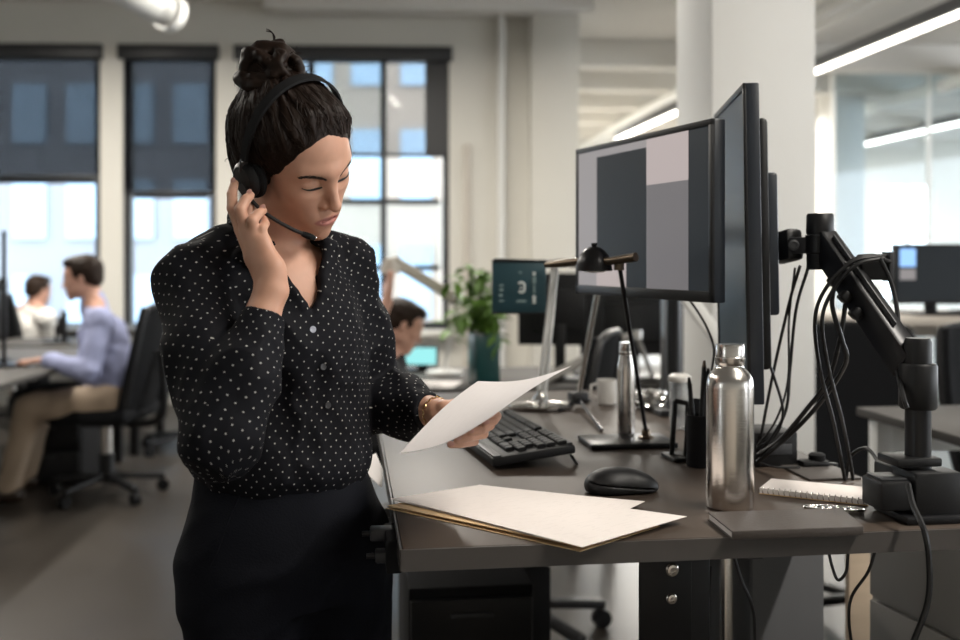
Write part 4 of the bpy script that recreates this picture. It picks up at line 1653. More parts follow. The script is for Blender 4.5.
    for i in range(0):
        ph = rb.uniform(0, 6.28)
        R = .022 + .016 * (i % 3) / 2 + rb.uniform(0, .005)
        tx, ty = rb.uniform(-.5, .5), rb.uniform(-.5, .5)
        hh = .008 + .0115 * (i // 2) + rb.uniform(-.005, .007)
        pl_ = []
        for k in range(15):
            a = ph + k / 14 * rb.uniform(4.6, 5.2)
            pl_.append(bun + naxis * (hh + .022 * (tx * math.cos(a) + ty * math.sin(a))) + (e1 * math.cos(a) + e2 * math.sin(a)) * (R + .003 * math.sin(3 * a + i)))
        Bu.chain(pl_, [.0085 + .0075 * math.sin(math.pi * (k + .6) / 15.2) for k in range(15)], .005, H)

    def bdisp(p):
        q = H.local(p)
        a, r, x = hcoord(q)
        return vnoise(np.stack([np.cos(a) * 4, np.sin(a) * 4, r * 160 + x * 110], 1)) * .0012 + vnoise(q * 60) * .0025
    Bu.disp = bdisp
    bpp, bqq = Bu.mesh(.0024)
    a, r, x = hcoord(H.local(bpp))
    ac, _, _ = hcoord(H.local(bpp[bqq].mean(1)))
    uvb = wrap_uv(bpp, bqq, a, ac, (r * 9 + x * 7) / 12, .5)[..., ::-1]
    np_obj('hair_bun', bpp, bqq, M['hair'], root, org, uv=uvb.reshape(-1, 2))
    # loose strands lying on the head and flying off
    rs = np.random.RandomState(11)
    ql = H.local(hp)
    eg = edge(ql)
    near = ((eg < .022) & (eg > -.0035)) | ((eg > 0) & (rs.rand(len(ql)) < .12))
    cand = hp[near & (ql[:, 2] > -.05)]
    cur = cand[rs.choice(len(cand), 1500)]
    paths = [cur]
    for _ in range(10):
        d = bunw - cur
        L = np.linalg.norm(d, axis=1, keepdims=True)
        step = np.minimum(.013, L * .3)
        cur = cur + d / L * step + rs.normal(0, .0014, cur.shape)
        cur = Ha.snap(cur, .0008, 2)
        paths.append(cur)
    paths = np.stack(paths, 1)
    mb = MB()
    for i in range(len(paths)):
        n = 6 + rs.randint(4)
        r0 = rs.uniform(.0004, .0009)
        mb.tube(smooth_path([Vector(q) for q in paths[i][:n + 1]], 1), [r0 * (.4 + .6 * math.sin(math.pi * (k + .5) / (n + 1))) for k in range(n + 1)], 4)
    mb.build('hair_strands', M['hair'], hair, origin=org, kind='stuff')
    mb = MB()
    for i in range(80):
        a0 = rs.uniform(0, 6.28)
        if i < 56:
            p0 = bun + naxis * rs.uniform(.005, .06) + (e1 * math.cos(a0) + e2 * math.sin(a0)) * .046
            d0 = (e1 * math.cos(a0) + e2 * math.sin(a0)) * .7 + naxis * rs.uniform(-.2, 1.0)
        else:
            p0 = A((rs.choice([-1, 1], p=[.25, .75]) * rs.uniform(.045, .075), rs.uniform(-.10, -.03), rs.uniform(-.05, .10)))
            d0 = A((p0[0] * 12, -.7, rs.uniform(-.8, .2)))
        d0 = d0 / np.linalg.norm(d0)
        s0 = np.cross(d0, rs.normal(0, 1, 3))
        s0 /= np.linalg.norm(s0)
        L = rs.uniform(.007, .020)
        cr = rs.uniform(.3, 1.0)
        pp = [Vector(H.world(p0 + d0 * L * math.sin(t * 1.5) + s0 * L * cr * (1 - math.cos(t * 2.2)) * .5)) for t in np.linspace(0, 1.4, 9)]
        mb.tube(pp, [.0008 * (1 - .7 * k / 8) for k in range(9)], 4)
    # the forelock that stands up on the bun
    for dx in (-.004, -.001, .002, .004):
        p0 = bun + naxis * .068
        pp = [Vector(H.world(p0 + A((dx * 2, .010 - .02 * t + dx, .0)) + A((-.020 * math.sin(t * 2.4) * (1 + dx * 90), -.012 * t, .026 * math.sin(t * 1.7))))) for t in np.linspace(0, 1, 8)]
        mb.tube(pp, [.0017 * (1 - .8 * k / 7) for k in range(8)], 5)
    mb.build('stray_hair', M['hair'], hair, origin=org, kind='stuff')
    return root, H, S, Bl


woman, HEAD, WSKIN, WBLOUSE = make_woman()


def make_headset(H):
    t = thing('headset', 'black call headset with padded ear cup and microphone boom worn by the woman', 'headset', tuple(H.world((0, 0, 0))))
    org = t.location
    W = lambda q: Vector(H.world(q))
    Rm = Matrix(H.R.tolist()).to_4x4()
    # band: flat spring over the crown
    mb = MB()
    n = 40
    top = []
    for i in range(n + 1):
        a = math.radians(2 + 176 * i / n)
        x = .0995 * math.cos(a)
        z = .030 + .126 * math.sin(a) ** .92
        y = -.010 - .004 * math.sin(a)
        nrm = A((math.cos(a), 0, math.sin(a)))
        w = .0085 + .0015 * math.sin(a)
        for dn, dw in ((0, -w), (.004, -w * .8), (.004, w * .8), (0, w)):
            top.append(W(A((x, y + dw, z)) + nrm * dn))
    fs = []
    for i in range(n):
        for j in range(4):
            fs.append((i * 4 + j, i * 4 + (j + 1) % 4, i * 4 + 4 + (j + 1) % 4, i * 4 + 4 + j))
    fs += [(0, 1, 2, 3), (n * 4 + 3, n * 4 + 2, n * 4 + 1, n * 4)]
    mb.add(top, fs)
    mb.build('headband', M['matte_black'], t, origin=org)
    for s in (1, -1):
        ax = Matrix.Rotation(s * math.pi / 2, 4, 'Y')
        X = lambda q: W(q)
        T = Matrix.Translation(W((s * .078, -.004, .000))) @ Rm @ ax
        mb = MB().lathe([(.016, 0), (.030, .000), (.034, .004), (.034, .010), (.030, .014), (.015, .014)], (0, 0, 0), 28)
        mb.v = [tuple(T @ (Vector(v) * H.s)) for v in mb.v]
        mb.build('ear_cushion', M['matte_black'], t, origin=org)
        T2 = Matrix.Translation(W((s * .091, -.004, .000))) @ Rm @ ax
        mb = MB().lathe([(.029, 0), (.031, .004), (.029, .011), (.023, .016), (.0215, .0150), (.012, .0165), (.001, .017)], (0, 0, 0), 28)
        mb.v = [tuple(T2 @ (Vector(v) * H.s)) for v in mb.v]
        cup = mb.build('ear_cup', M['black_plastic'], t, origin=org)
        MB().bar(W((s * .101, -.010, .036)), W((s * .103, -.008, .012)), .012, .006, .002).build('slider', M['dark_grey_plastic'], t, origin=org)
        MB().cyl(W((s * .104, -.009, .034)), W((s * .1065, -.009, .034)), .0028, 12).build('hinge_pin', M['chrome'], t, origin=org)
    b = smooth_path([W((.104, .004, -.012)), W((.102, .022, -.026)), W((.088, .052, -.042)), W((.066, .080, -.056)), W((.046, .098, -.066))], 6)
    MB().tube(b, .0030, 8).build('microphone_boom', M['black_plastic'], t, origin=org)
    MB().tube([W((.052, .093, -.0635)), W((.047, .0975, -.0658)), W((.039, .1035, -.0692)), W((.035, .1065, -.071))], [.0042, .0052, .0052, .0036], 10).build('microphone', M['matte_black'], t, origin=org)
    MB().cyl(W((.0352, .1063, -.0709)), W((.0342, .1071, -.0715)), .0034, 10).build('microphone_tip', M['chrome'], t, origin=org)
    MB().cyl(W((.105, .004, -.012)), W((.1095, .004, -.012)), .010, 16).build('boom_pivot', M['dark_grey_plastic'], t, origin=org)


make_headset(HEAD)


def make_bracelet():
    c0, c1 = A(P(374, 402, 1.80)), A(P(438, 413, 1.635))
    d = (c1 - c0) / np.linalg.norm(c1 - c0)
    c = c1 - d * .006
    u = np.cross(d, A((0, 0, 1)))
    u /= np.linalg.norm(u)
    w = np.cross(d, u)
    t = thing('bracelet', 'thin gold chain bracelet round the wrist of the hand holding the sheet', 'bracelet', tuple(c))
    mb = MB()
    for k in range(26):
        a = 2 * math.pi * k / 26
        q = c + (u * math.cos(a) + w * math.sin(a)) * .0246
        tg = Vector(-u * math.sin(a) + w * math.cos(a))
        n = Vector(u * math.cos(a) + w * math.sin(a)) if k % 2 else Vector(d)
        pts = [Vector(q) + tg * .0042 * math.cos(x) + n * .0020 * math.sin(x) for x in np.linspace(0, 2 * math.pi, 9)]
        mb.tube(pts, .0007, 4, False)
    mb.build('chain', M['gold'], t, origin=t.location)


make_bracelet()
# ------------------------------------------------------------------ small things on the desk
# lamp with a black dome on a thin leaning stem
def dome_lamp():
    c = Pz(625, 444, DZ)
    t = thing('desk_lamp', 'black desk lamp with dome shade, thin leaning stem and flat base', 'lamp', c)
    MB().box(c + Vector((.004, 0, .006)), (.190, .125, .012), RZ(ROT), .003).build('base_plate', M['black_metal'], t, origin=c)
    f = P(646, 437, 2.18)
    f.z = DZ + .012
    tp = P(619, 263, 1.93)
    MB().lathe([(.017, 0), (.017, .004), (.010, .006), (.010, .016), (.006, .022)], f, 20).build('stem_socket', M['brass'], t, origin=c)
    MB().tube([f + Vector((0, 0, .012)), tp], .0045, 10).build('stem', M['black_metal'], t, origin=c)
    MB().tube([P(546, 265, 2.06), P(566, 263, 2.02), P(582, 261, 1.98), P(612, 261, 1.93), P(636, 257, 1.89)], [.006, .009, .007, .008, .009], 12).build('cross_bar', M['brass'], t, origin=c)
    MB().cyl(tp + Vector((0, 0, -.014)), tp + Vector((0, 0, .012)), .010, 14).build('knuckle', M['brass'], t, origin=c)
    d = P(594, 271, 1.965)
    prof = [(.0345, 0), (.0365, .001)] + [(.036 * math.cos(a), .048 * math.sin(a) + .001) for a in np.linspace(.1, 1.45, 9)] + [(.006, .050), (.006, .055), (.001, .055)]
    MB().lathe(prof, d, 32).build('shade', M['black_metal'], t, origin=c)
    MB().lathe([(.001, -.004), (.020, -.002), (.030, .004)], d, 24).build('bulb_cover', M['white_metal'], t, origin=c)


dome_lamp()


def rod_lamp():
    c = Pz(541, 409, DZ)
    t = thing('desk_lamp', 'chrome desk lamp with twin rods and an oval tray base', 'lamp', c)
    mb = MB().lathe([(.070, 0), (.078, .004), (.080, .010), (.074, .014), (.066, .012), (.02, .016), (.001, .016)], n=36)
    mb.v = [(v[0] * 1.12 + c.x, v[1] * .75 + c.y, v[2] + c.z) for v in mb.v]
    mb.build('tray_base', M['chrome'], t, origin=c)
    b0, t0 = P(541, 405, 2.72), P(555, 268, 2.70)
    for dx in (-.008, .008):
        MB().tube([Vector((b0.x + dx, b0.y, DZ + .014)), Vector((t0.x + dx * .6, t0.y, t0.z))], .0062, 10).build('rod', M['white_metal'], t, origin=c)
    MB().lathe([(.022, 0), (.022, .012), (.012, .026), (.010, .036)], (b0.x, b0.y, DZ + .012), 20).build('rod_socket', M['chrome'], t, origin=c)
    MB().tube([P(548, 264, 2.70), P(575, 262, 2.66)], .011, 12).build('head_arm', M['brass'], t, origin=c)
    MB().lathe([(.030, 0), (.032, .001), (.028, .02), (.016, .034), (.001, .038)], P(582, 268, 2.64), 24).build('shade', M['chrome'], t, origin=c)


rod_lamp()


# teal notice board with its little marks clipped to the rod lamp
q = P(519, 287, 2.74)
t = thing('notice_board', 'dark teal board with a white figure beside the plant', 'board', (q.x, q.y, q.z - .075), 0)
BS = .76
MB().box((0, 0, q.z), (.194, .014, .192), bev=.003).build('board_panel', M['teal_board'], t)
MB().box((0, -.002, q.z + .094), (.196, .016, .008)).build('board_rail', M['black_metal'], t, False)
MB().box((0, -.002, q.z - .094), (.196, .016, .006)).build('board_rail', M['black_metal'], t, False)
yy = -.0085
prn = lambda c, s, m, n: MB().box((c[0], yy, q.z + c[1]), (s[0], .002, s[1]), bev=.0005).build(n, M[m], t)
# the rounded white figure with its dark notch
fig = MB()
seg = [(0.004 + .011 * math.cos(a), .007 + .009 * math.sin(a)) for a in np.linspace(2.6, -.3, 9)] + [(0.004 + .011 * math.cos(a), -.010 + .009 * math.sin(a)) for a in np.linspace(.3, -2.6, 9)]
fig.tube([Vector((x + .004, yy, q.z + z)) for x, z in seg], .0042, 8).build('printed_figure', M['white_print'], t)
prn((.006, -.003), (.008, .006), 'white_print', 'printed_figure')
for k, (cx, cz, w, h, m) in enumerate(((.054, .048, .010, .012, 'white_print'), (.054, .025, .014, .026, 'white_dim'), (.054, -.008, .008, .03, 'white_dim'), (.054, -.045, .012, .030, 'white_print'),
                                       (.008, -.051, .034, .008, 'white_dim'), (.004, .052, .010, .006, 'white_dim'),
                                       (-.064, .006, .016, .006, 'white_dim'), (-.064, -.010, .014, .010, 'white_dim'), (-.066, -.030, .014, .010, 'white_dim'), (-.064, -.050, .018, .006, 'white_dim'))):
    prn((cx, cz), (w, h), m, 'printed_mark')
MB().bar((-.09, .004, q.z + .098), (.115, .0, q.z + .092), .012, .010, .002).build('clip_bar', M['black_metal'], t)
for ch in t.children:
    ch.data.transform(Matrix.Translation((0, 0, .075)) @ Matrix.Scale(BS, 4) @ Matrix.Translation((0, 0, -q.z)))


def tripod_lamp():
    c = Pz(578, 408, DZ)
    t = thing('desk_lamp', 'slim lamp with one slanted grey rod on short splayed feet', 'lamp', c)
    a = c + Vector((0, 0, .03))
    tp = P(598, 290, 2.62)
    MB().tube([a, tp], .0075, 10).build('rod', M['chrome'], t, origin=c)
    MB().box(c + Vector((0, 0, .028)), (.05, .04, .034), RZ(.4), .008).build('foot_hub', M['black_plastic'], t, origin=c)
    for e in (Pz(602, 430, DZ + .003), Pz(560, 411, DZ + .003), Pz(590, 400, DZ + .003)):
        MB().tube([c + Vector((0, 0, .026)), e], .0038, 8).build('foot', M['black_metal'], t, origin=c)
    MB().lathe([(.001, .030), (.02, .028), (.036, .012), (.038, 0), (.036, 0)], tp + Vector((0, 0, -.004)), 24).build('shade', M['white_metal'], t, origin=c)


tripod_lamp()

# cup, crumpled wrap, papers at the back of the desk
c = Pz(607, 404, DZ)
t = thing('mug', 'pale grey mug behind the slim flask', 'mug', c)
MB().lathe([(.024, 0), (.027, .003), (.028, .068), (.0262, .068), (.0250, .008), (.001, .006)], n=28).build('cup', M['mug_white'], t)
MB().tube([Vector((-.027, 0, .056)), Vector((-.044, 0, .052)), Vector((-.046, 0, .025)), Vector((-.026, 0, .016))], .004, 8).build('handle', M['mug_white'], t)


def crumpled(c, r, label):
    bm = bmesh.new()
    bmesh.ops.create_icosphere(bm, subdivisions=4, radius=1)
    rr = np.random.RandomState(4)
    co = np.array([v.co for v in bm.verts])
    k = 1 + .30 * (1 - np.abs(vnoise(co * 2.7 + 3)) * 2) + .16 * vnoise(co * 6 + 9)
    for v, s in zip(bm.verts, k):
        v.co = Vector((v.co.x * r[0] * s, v.co.y * r[1] * s, max(0, v.co.z * r[2] * s + r[2] * .8)))
    me = bpy.data.meshes.new('crumpled_wrap')
    bm.to_mesh(me)
    bm.free()
    o = finish('crumpled_wrap', me, M['chrome'], None, False, c, label, 'foil')
    return o


crumpled(Pz(655, 408, DZ), (.050, .045, .024), 'crumpled silver foil on the desk behind the slim flask')
for k, (px, py) in enumerate(((520, 398), (560, 396))):
    q = Pz(px, py, DZ)
    MB().box((0, 0, .011), (.20 - .03 * k, .12, .020), RZ(.2 * k), .002).build('paper_pad', M['paper'], origin=q, label=['thick white paper pad at the far end of the desk', 'smaller white paper pad beside the rod lamp'][k], cat='paper')
q = Pz(683, 430, DZ)
MB().box((0, 0, .007), (.10, .25, .013), RZ(ROT + .2), .003).build('tablet', M['black_plastic'], origin=q, label='flat black tablet lying behind the phone stand', cat='tablet')


def phone_stand():
    c = Pz(682, 459, DZ)
    t = thing('phone_stand', 'black upright phone stand with wire frame beside the pen cup', 'stand', c)
    fr = [Vector((-.020, .004, .006)), Vector((-.010, .020, .115)), Vector((.014, .010, .110)), Vector((.006, -.016, .004))]
    for i in range(4):
        MB().bar(fr[i], fr[(i + 1) % 4], .010, .010, .002).build('frame_bar', M['black_plastic'], t)
    MB().bar(Vector((.012, -.008, .004)), Vector((.026, .004, .122)), .024, .009, .002).build('phone_back', M['black_plastic'], t)
    MB().box((0, .004, .004), (.062, .07, .008), RZ(.2), .002).build('foot', M['black_plastic'], t)
    MB().cyl((.004, -.022, .008), (.022, -.022, .008), .006, 12).build('hinge', M['black_metal'], t)


phone_stand()
c = Pz(683, 436, DZ)
t = thing('plastic_cup', 'clear plastic tumbler behind the phone stand', 'cup', c + Vector((0.012, .10, 0)))
MB().lathe([(.020, 0), (.022, .002), (.026, .115), (.0245, .115), (.021, .006), (.001, .006)], n=28).build('tumbler', M['clear_plastic'], t)
MB().lathe([(.027, .112), (.028, .114), (.027, .124), (.018, .130), (.001, .130)], n=28).build('lid', M['mug_white'], t)

c = Pz(700, 466, DZ)
t = thing('pen_cup', 'narrow black pen cup half hidden behind the large bottle', 'pen cup', c)
MB().lathe([(.0245, 0), (.026, .003), (.026, .100), (.0238, .100), (.0235, .006), (.001, .006)], n=30).build('cup_body', M['matte_black'], t)
for k, (dx, dy, h, lean, m) in enumerate(((-.004, 0, .205, .010, 'black_plastic'), (.008, .006, .190, .012, 'dark_grey_plastic'), (-.012, .004, .172, -.014, 'black_plastic'))):
    p = thing('pen', ['tallest black pen with brass tip in the pen cup', 'grey pen leaning right in the pen cup', 'short black pen leaning left in the pen cup'][k], 'pen', c + Vector((dx * .5, dy * .5, .008)), 0, 'pens in the black cup')
    a, b = Vector((0, 0, 0)), Vector((lean, 0, h - .02))
    MB().tube([a, b], .0046, 10).build('barrel', M[m], p)
    MB().tube([b, b + (b - a).normalized() * .012], [.0042, .0022], 10).build('tip', M['brass'] if k == 0 else M['black_metal'], p)

q = Pz(777, 467, DZ)
t = thing('docking_box', 'black docking box behind the large bottle among the cables', 'electronics', q, ROT)
MB().box((0, .05, .034), (.085, .10, .066), bev=.004).build('box_shell', M['black_plastic'], t)
MB().box((0, -.001, .034), (.06, .003, .02), bev=.001).build('port_plate', M['dark_grey_plastic'], t)

q = Pz(815, 467, DZ)
t = thing('webcam', 'small black webcam puck lying on the back of the desk', 'webcam', q, ROT)
MB().box((-.004, 0, .008), (.055, .034, .014), bev=.006).build('puck_body', M['black_plastic'], t)
MB().lathe([(.015, .012), (.016, .014), (.016, .024), (.012, .027), (.001, .027)], (.004, 0, 0), 22).build('lens_ring', M['matte_black'], t)
MB().bar((.02, 0, .006), (.046, .004, .003), .014, .006, .002).build('mount_clip', M['black_plastic'], t)

q = Pz(834, 511, DZ)
t = thing('key_holder', 'flat oval silver key holder between the two notebooks', 'key holder', q, math.radians(-14))
mb = MB()
n = 28
ov = [(.046 * math.cos(2 * math.pi * k / n) * (1 - .1 * math.sin(2 * math.pi * k / n)), .013 * math.sin(2 * math.pi * k / n)) for k in range(n)]
mb.prism(ov, .001, .005).build('metal_plate', M['steel'], t, False)
MB().tube([Vector((x * 1.0, y * 1.0, .005)) for x, y in ov + ov[:1]], .0016, 6).build('rim', M['chrome'], t)
for k in range(5):
    MB().box((-.022 + k * .011, 0, .0055), (.006, .014 - .002 * abs(k - 2), .0015), bev=.0005).build('slot', M['black_metal'], t)

# ------------------------------------------------------------------ cables
CAB = [
    ('black cable falling from the arm joint to the dock, left of its twin', .0030, [(800, 266, 1.83), (790, 300, 1.87), (776, 360, 1.90), (764, 420, 1.92), (759, 452, 1.93)]),
    ('black cable falling from the arm joint to the dock, right of its twin', .0030, [(808, 268, 1.83), (796, 310, 1.87), (790, 370, 1.90), (786, 410, 1.90), (770, 440, 1.91), (757, 456, 1.93)]),
    ('thin black cable with a bend crossing the white pillar', .0022, [(795, 268, 1.84), (789, 320, 1.88), (788, 380, 1.90), (776, 420, 1.90), (757, 446, 1.92)]),
    ('black cable crossing in front of the pillar below the monitor', .0028, [(764, 350, 1.86), (775, 380, 1.87), (783, 412, 1.89), (775, 436, 1.91), (757, 448, 1.92)]),
    ('thick black cable looping over the arm and down to the dock', .0042, [(890, 262, 1.70), (870, 256, 1.69), (846, 266, 1.69), (832, 300, 1.70), (842, 340, 1.70), (846, 362, 1.72), (826, 395, 1.78), (800, 425, 1.84), (772, 450, 1.88), (757, 462, 1.90)]),
    ('thick black cable sweeping from the arm to the dock beside the loop', .0042, [(852, 268, 1.735), (846, 300, 1.71), (840, 340, 1.72), (828, 380, 1.76), (806, 410, 1.82), (780, 440, 1.87), (758, 455, 1.90)]),
    ('black cable hanging from the loop down to the desk flap, left strand', .0034, [(880, 256, 1.685), (852, 262, 1.685), (826, 288, 1.69), (815, 320, 1.70), (820, 370, 1.73), (833, 420, 1.77), (843, 470, 1.80), (845, 480, 1.81)]),
    ('black cable hanging from the loop down to the desk flap, right strand', .0034, [(884, 258, 1.68), (856, 265, 1.68), (832, 292, 1.69), (822, 322, 1.69), (829, 370, 1.72), (842, 420, 1.76), (851, 466, 1.80), (853, 480, 1.81)]),
    ('black cable running down the arm from the bracket to the post', .0040, [(880, 258, 1.68), (892, 285, 1.67), (898, 320, 1.64), (896, 360, 1.60), (903, 395, 1.535), (907, 408, 1.525)]),
    ('thin black cable lying along the arm to the post cap', .0020, [(845, 262, 1.715), (872, 300, 1.675), (900, 340, 1.62), (914, 366, 1.55)]),
    ('small black cable arch on the desk beside the clamp', .0032, [(846, 478, 1.82), (851, 456, 1.80), (866, 448, 1.76), (878, 462, 1.70), (881, 476, 1.62)]),
    ('black cable hanging from the clamp over the front desk edge', .0045, [(908, 484, 1.49), (913, 505, 1.47), (924, 530, 1.435), (929, 560, 1.43), (928, 600, 1.43), (914, 640, 1.43), (880, 720, 1.45), (860, 900, 1.5)]),
    ('short black cable loop below the desk edge by the grey panel', .0026, [(828, 548, 1.62), (832, 566, 1.62), (838, 580, 1.62), (846, 572, 1.62), (848, 556, 1.62), (849, 546, 1.62)]),
    ('black cable dropping under the desk in front of the wooden panel', .0026, [(876, 548, 1.62), (868, 572, 1.62), (852, 596, 1.62), (849, 620, 1.62), (853, 660, 1.62), (858, 760, 1.62)]),
    ('black cable hanging beside the desk leg', .0026, [(734, 556, 1.60), (742, 582, 1.60), (752, 606, 1.60), (755, 640, 1.60), (754, 760, 1.6)]),
    ('thin black cable hanging right behind the desk leg', .0018, [(711, 566, 1.62), (709, 600, 1.62), (707, 640, 1.62), (706, 760, 1.62)]),
    ('black cable drooping below the landscape monitor', .0026, [(688, 298, 2.10), (698, 312, 2.08), (708, 330, 2.06), (714, 350, 2.05), (711, 374, 2.06), (706, 400, 2.07)]),
    ('black cable lying flat on the desk behind the notepad', .0022, [(757, 462, 1.93), (775, 467, 1.90), (800, 467, 1.90)]),
]
for lab, r, pp in CAB:
    path = smooth_path([P(*q) for q in pp], 7)
    for v in path:
        if 1.45 < v.y < 3 and v.z < DZ + r and pp[0][1] < 470:
            v.z = DZ + r
    og = path[-1]
    MB().tube(path, r, 8).build('cable', M['cable'], origin=og, label=lab, cat='cable', group='loose cables')

# ------------------------------------------------------------------ under and behind the desk
t = thing('drawer_pedestal', 'black drawer pedestal under the standing desk behind the woman', 'cabinet', (-.02, 2.30, 0), ROT)
MB().box((0, .22, .30), (.29, .44, .50), bev=.006).build('pedestal_body', M['matte_black'], t)
for k in range(3):
    dr = MB().box((0, -.008, .13 + k * .16), (.28, .016, .15), bev=.004).build('drawer_front', M['black_plastic'], t)
    MB().box((0, -.020, .17 + k * .16), (.10, .010, .010), bev=.003).build('handle', M['dark_grey_plastic'], dr)
for sx in (-1, 1):
    for yy_ in (.05, .39):
        MB().cyl((sx * .09, yy_, 0), (sx * .09, yy_, .052), .022, 12).build('caster', M['matte_black'], t)

q = dl(.835, .52, 0)
t = thing('computer_tower', 'grey steel computer tower standing under the desk', 'computer', q, ROT)
MB().box((-.04, .20, .40), (.155, .42, .80), bev=.004).build('tower_case', M['grey_panel'], t)
MB().box((-.155, .02, .40), (.018, .03, .82), bev=.003).build('tower_rail', M['steel'], t)
MB().box((-.04, -.012, .40), (.15, .006, .78), bev=.002).build('tower_front', M['grey_panel'], t)
q = Vector((.955, 2.16, 0))
t = thing('wood_panel', 'pale wooden end panel behind the desk at the right', 'panel', q, ROT)
MB().box((.03, .30, .35), (.09, .02, .70), bev=.002).build('panel_board', M['beige_wood'], t)
MB().box((.03, .30, .03), (.11, .06, .06), bev=.004).build('panel_foot', M['matte_black'], t)
t = thing('steel_cabinet', 'low grey steel cabinet at the bottom right behind the desk', 'cabinet', (.812 + .25, 2.06 - .86, 0), math.radians(16))
MB().box((.24, .46, .40), (.46, .92, .80), bev=.003).build('cabinet_body', M['grey_cabinet'], t)
for k, (z0, z1) in enumerate(((.02, .595), (.605, .79))):
    MB().box((.008, .46, (z0 + z1) / 2), (.016, .91, z1 - z0), bev=.003).build('drawer_front', M['grey_cabinet'], t)
MB().box((.24, -.004, .40), (.45, .010, .78), bev=.002).build('end_panel', M['grey_cabinet'], t)
# ------------------------------------------------------------------ other desks, chairs and people
def office_chair(label, loc, rz, group='black office chairs', arms=True):
    """local +y is the way the sitter faces"""
    t = thing('office_chair', label, 'chair', loc, rz, group)
    MB().box((0, .02, .47), (.48, .47, .085), bev=.035).build('seat', M['chair_mesh'], t)
    S = MB()
    n, m = 10, 8
    vs = []
    for sd in (0, 1):
        for i in range(n + 1):
            for j in range(m + 1):
                u, v = i / n * 2 - 1, j / m
                w = .215 - .045 * v ** 2 + .02 * math.sin(math.pi * v)
                vs.append((u * w, -.23 - .07 * v - .03 * (1 - u * u) + .04 * (1 - v) ** 2 + (.0 if sd else .03), .50 + .55 * v))
    fs = []
    N = (n + 1) * (m + 1)
    for i in range(n):
        for j in range(m):
            p = i * (m + 1) + j
            fs.append((p, p + 1, p + m + 2, p + m + 1))
            fs.append((N + p, N + p + m + 1, N + p + m + 2, N + p + 1))
    ring = [i * (m + 1) for i in range(n + 1)] + [n * (m + 1) + j for j in range(1, m + 1)] + [i * (m + 1) + m for i in range(n - 1, -1, -1)] + list(range(m - 1, 0, -1))
    for i in range(len(ring)):
        x, y = ring[i], ring[(i + 1) % len(ring)]
        fs.append((x, y, N + y, N + x))
    S.add(vs, fs)
    S.build('backrest', M['chair_mesh'], t)
    MB().tube(smooth_path([(0, -.05, .40), (0, -.28, .42), (0, -.33, .55), (0, -.315, .80)], 5), .022, 10).build('back_spine', M['black_plastic'], t)
    rim = [(-.215, -.205, .52), (-.222, -.26, .75), (-.185, -.30, 1.0), (-.12, -.31, 1.05), (.12, -.31, 1.05), (.185, -.30, 1.0), (.222, -.26, .75), (.215, -.205, .52)]
    MB().tube(smooth_path(rim, 5), .014, 8).build('back_frame', M['black_plastic'], t)
    MB().cyl((0, 0, .10), (0, 0, .43), .028, 16).build('gas_column', M['steel'], t)
    MB().cyl((0, 0, .08), (0, 0, .24), .040, 16).build('column_cover', M['black_plastic'], t)
    MB().box((0, -.01, .415), (.20, .24, .04), bev=.01).build('tilt_box', M['black_plastic'], t)
    for k in range(5):
        a = math.radians(72 * k + 18)
        d = Vector((math.cos(a), math.sin(a), 0))
        lg = MB().bar(d * .03 + Vector((0, 0, .115)), d * .31 + Vector((0, 0, .082)), .045, .032, .01).build('base_leg', M['black_plastic'], t)
        MB().cyl(d * .30 + Vector((-d.y * .02, d.x * .02, .032)), d * .30 + Vector((d.y * .02, -d.x * .02, .032)), .032, 14).build('caster', M['matte_black'], lg)
    if arms:
        for s in (-1, 1):
            ar = MB().tube(smooth_path([(s * .24, -.10, .44), (s * .29, -.09, .52), (s * .29, -.08, .66)], 4), .018, 8).build('armrest_post', M['black_plastic'], t)
            MB().box((s * .285, .0, .675), (.075, .25, .03), bev=.012).build('armrest_pad', M['black_plastic'], ar)
    return t


def plain_desk(label, loc, rz, w, d, h=.74, m='far_desk', legs='black_metal'):
    t = thing('office_desk', label, 'desk', loc, rz)
    MB().box((0, 0, h - .0125), (w, d, .025), bev=.002).build('desk_top', M[m], t)
    for sx in (-1, 1):
        for sy in (-1, 1):
            MB().box((sx * (w / 2 - .05), sy * (d / 2 - .05), (h - .025) / 2), (.05, .05, h - .025), bev=.003).build('leg', M[legs], t)
    MB().box((0, d / 2 - .03, h - .08), (w - .15, .02, .10)).build('apron', M[legs], t, False)
    return t


def stand_monitor(label, loc, rz, w=.54, h=.32, lift=.14, panels=(), group='background monitors'):
    t = thing('monitor', label, 'monitor', loc, rz, group)
    z = lift + h / 2
    MB().box((0, .015, z), (w, .03, h), bev=.005).build('casing', M['black_plastic'], t)
    MB().box((0, .04, z), (w * .6, .03, h * .6), bev=.01).build('back_cover', M['black_plastic'], t)
    scr = MB().box((0, -.001, z), (w - .024, .003, h - .024)).build('screen', M['scr_dark'], t, False)
    for (x0, x1, z0, z1, m) in panels:
        MB().box(((x0 + x1) / 2 * w, -.0032, z + (z0 + z1) / 2 * h), ((x1 - x0) * w, .001, (z1 - z0) * h)).build('screen_panel', M[m], scr, False)
    MB().box((0, .06, lift / 2 + .05), (.05, .025, lift + .1), bev=.004).build('stand_neck', M['black_plastic'], t)
    MB().box((0, .06, .006), (.22, .17, .012), bev=.004).build('stand_foot', M['black_plastic'], t)
    return t


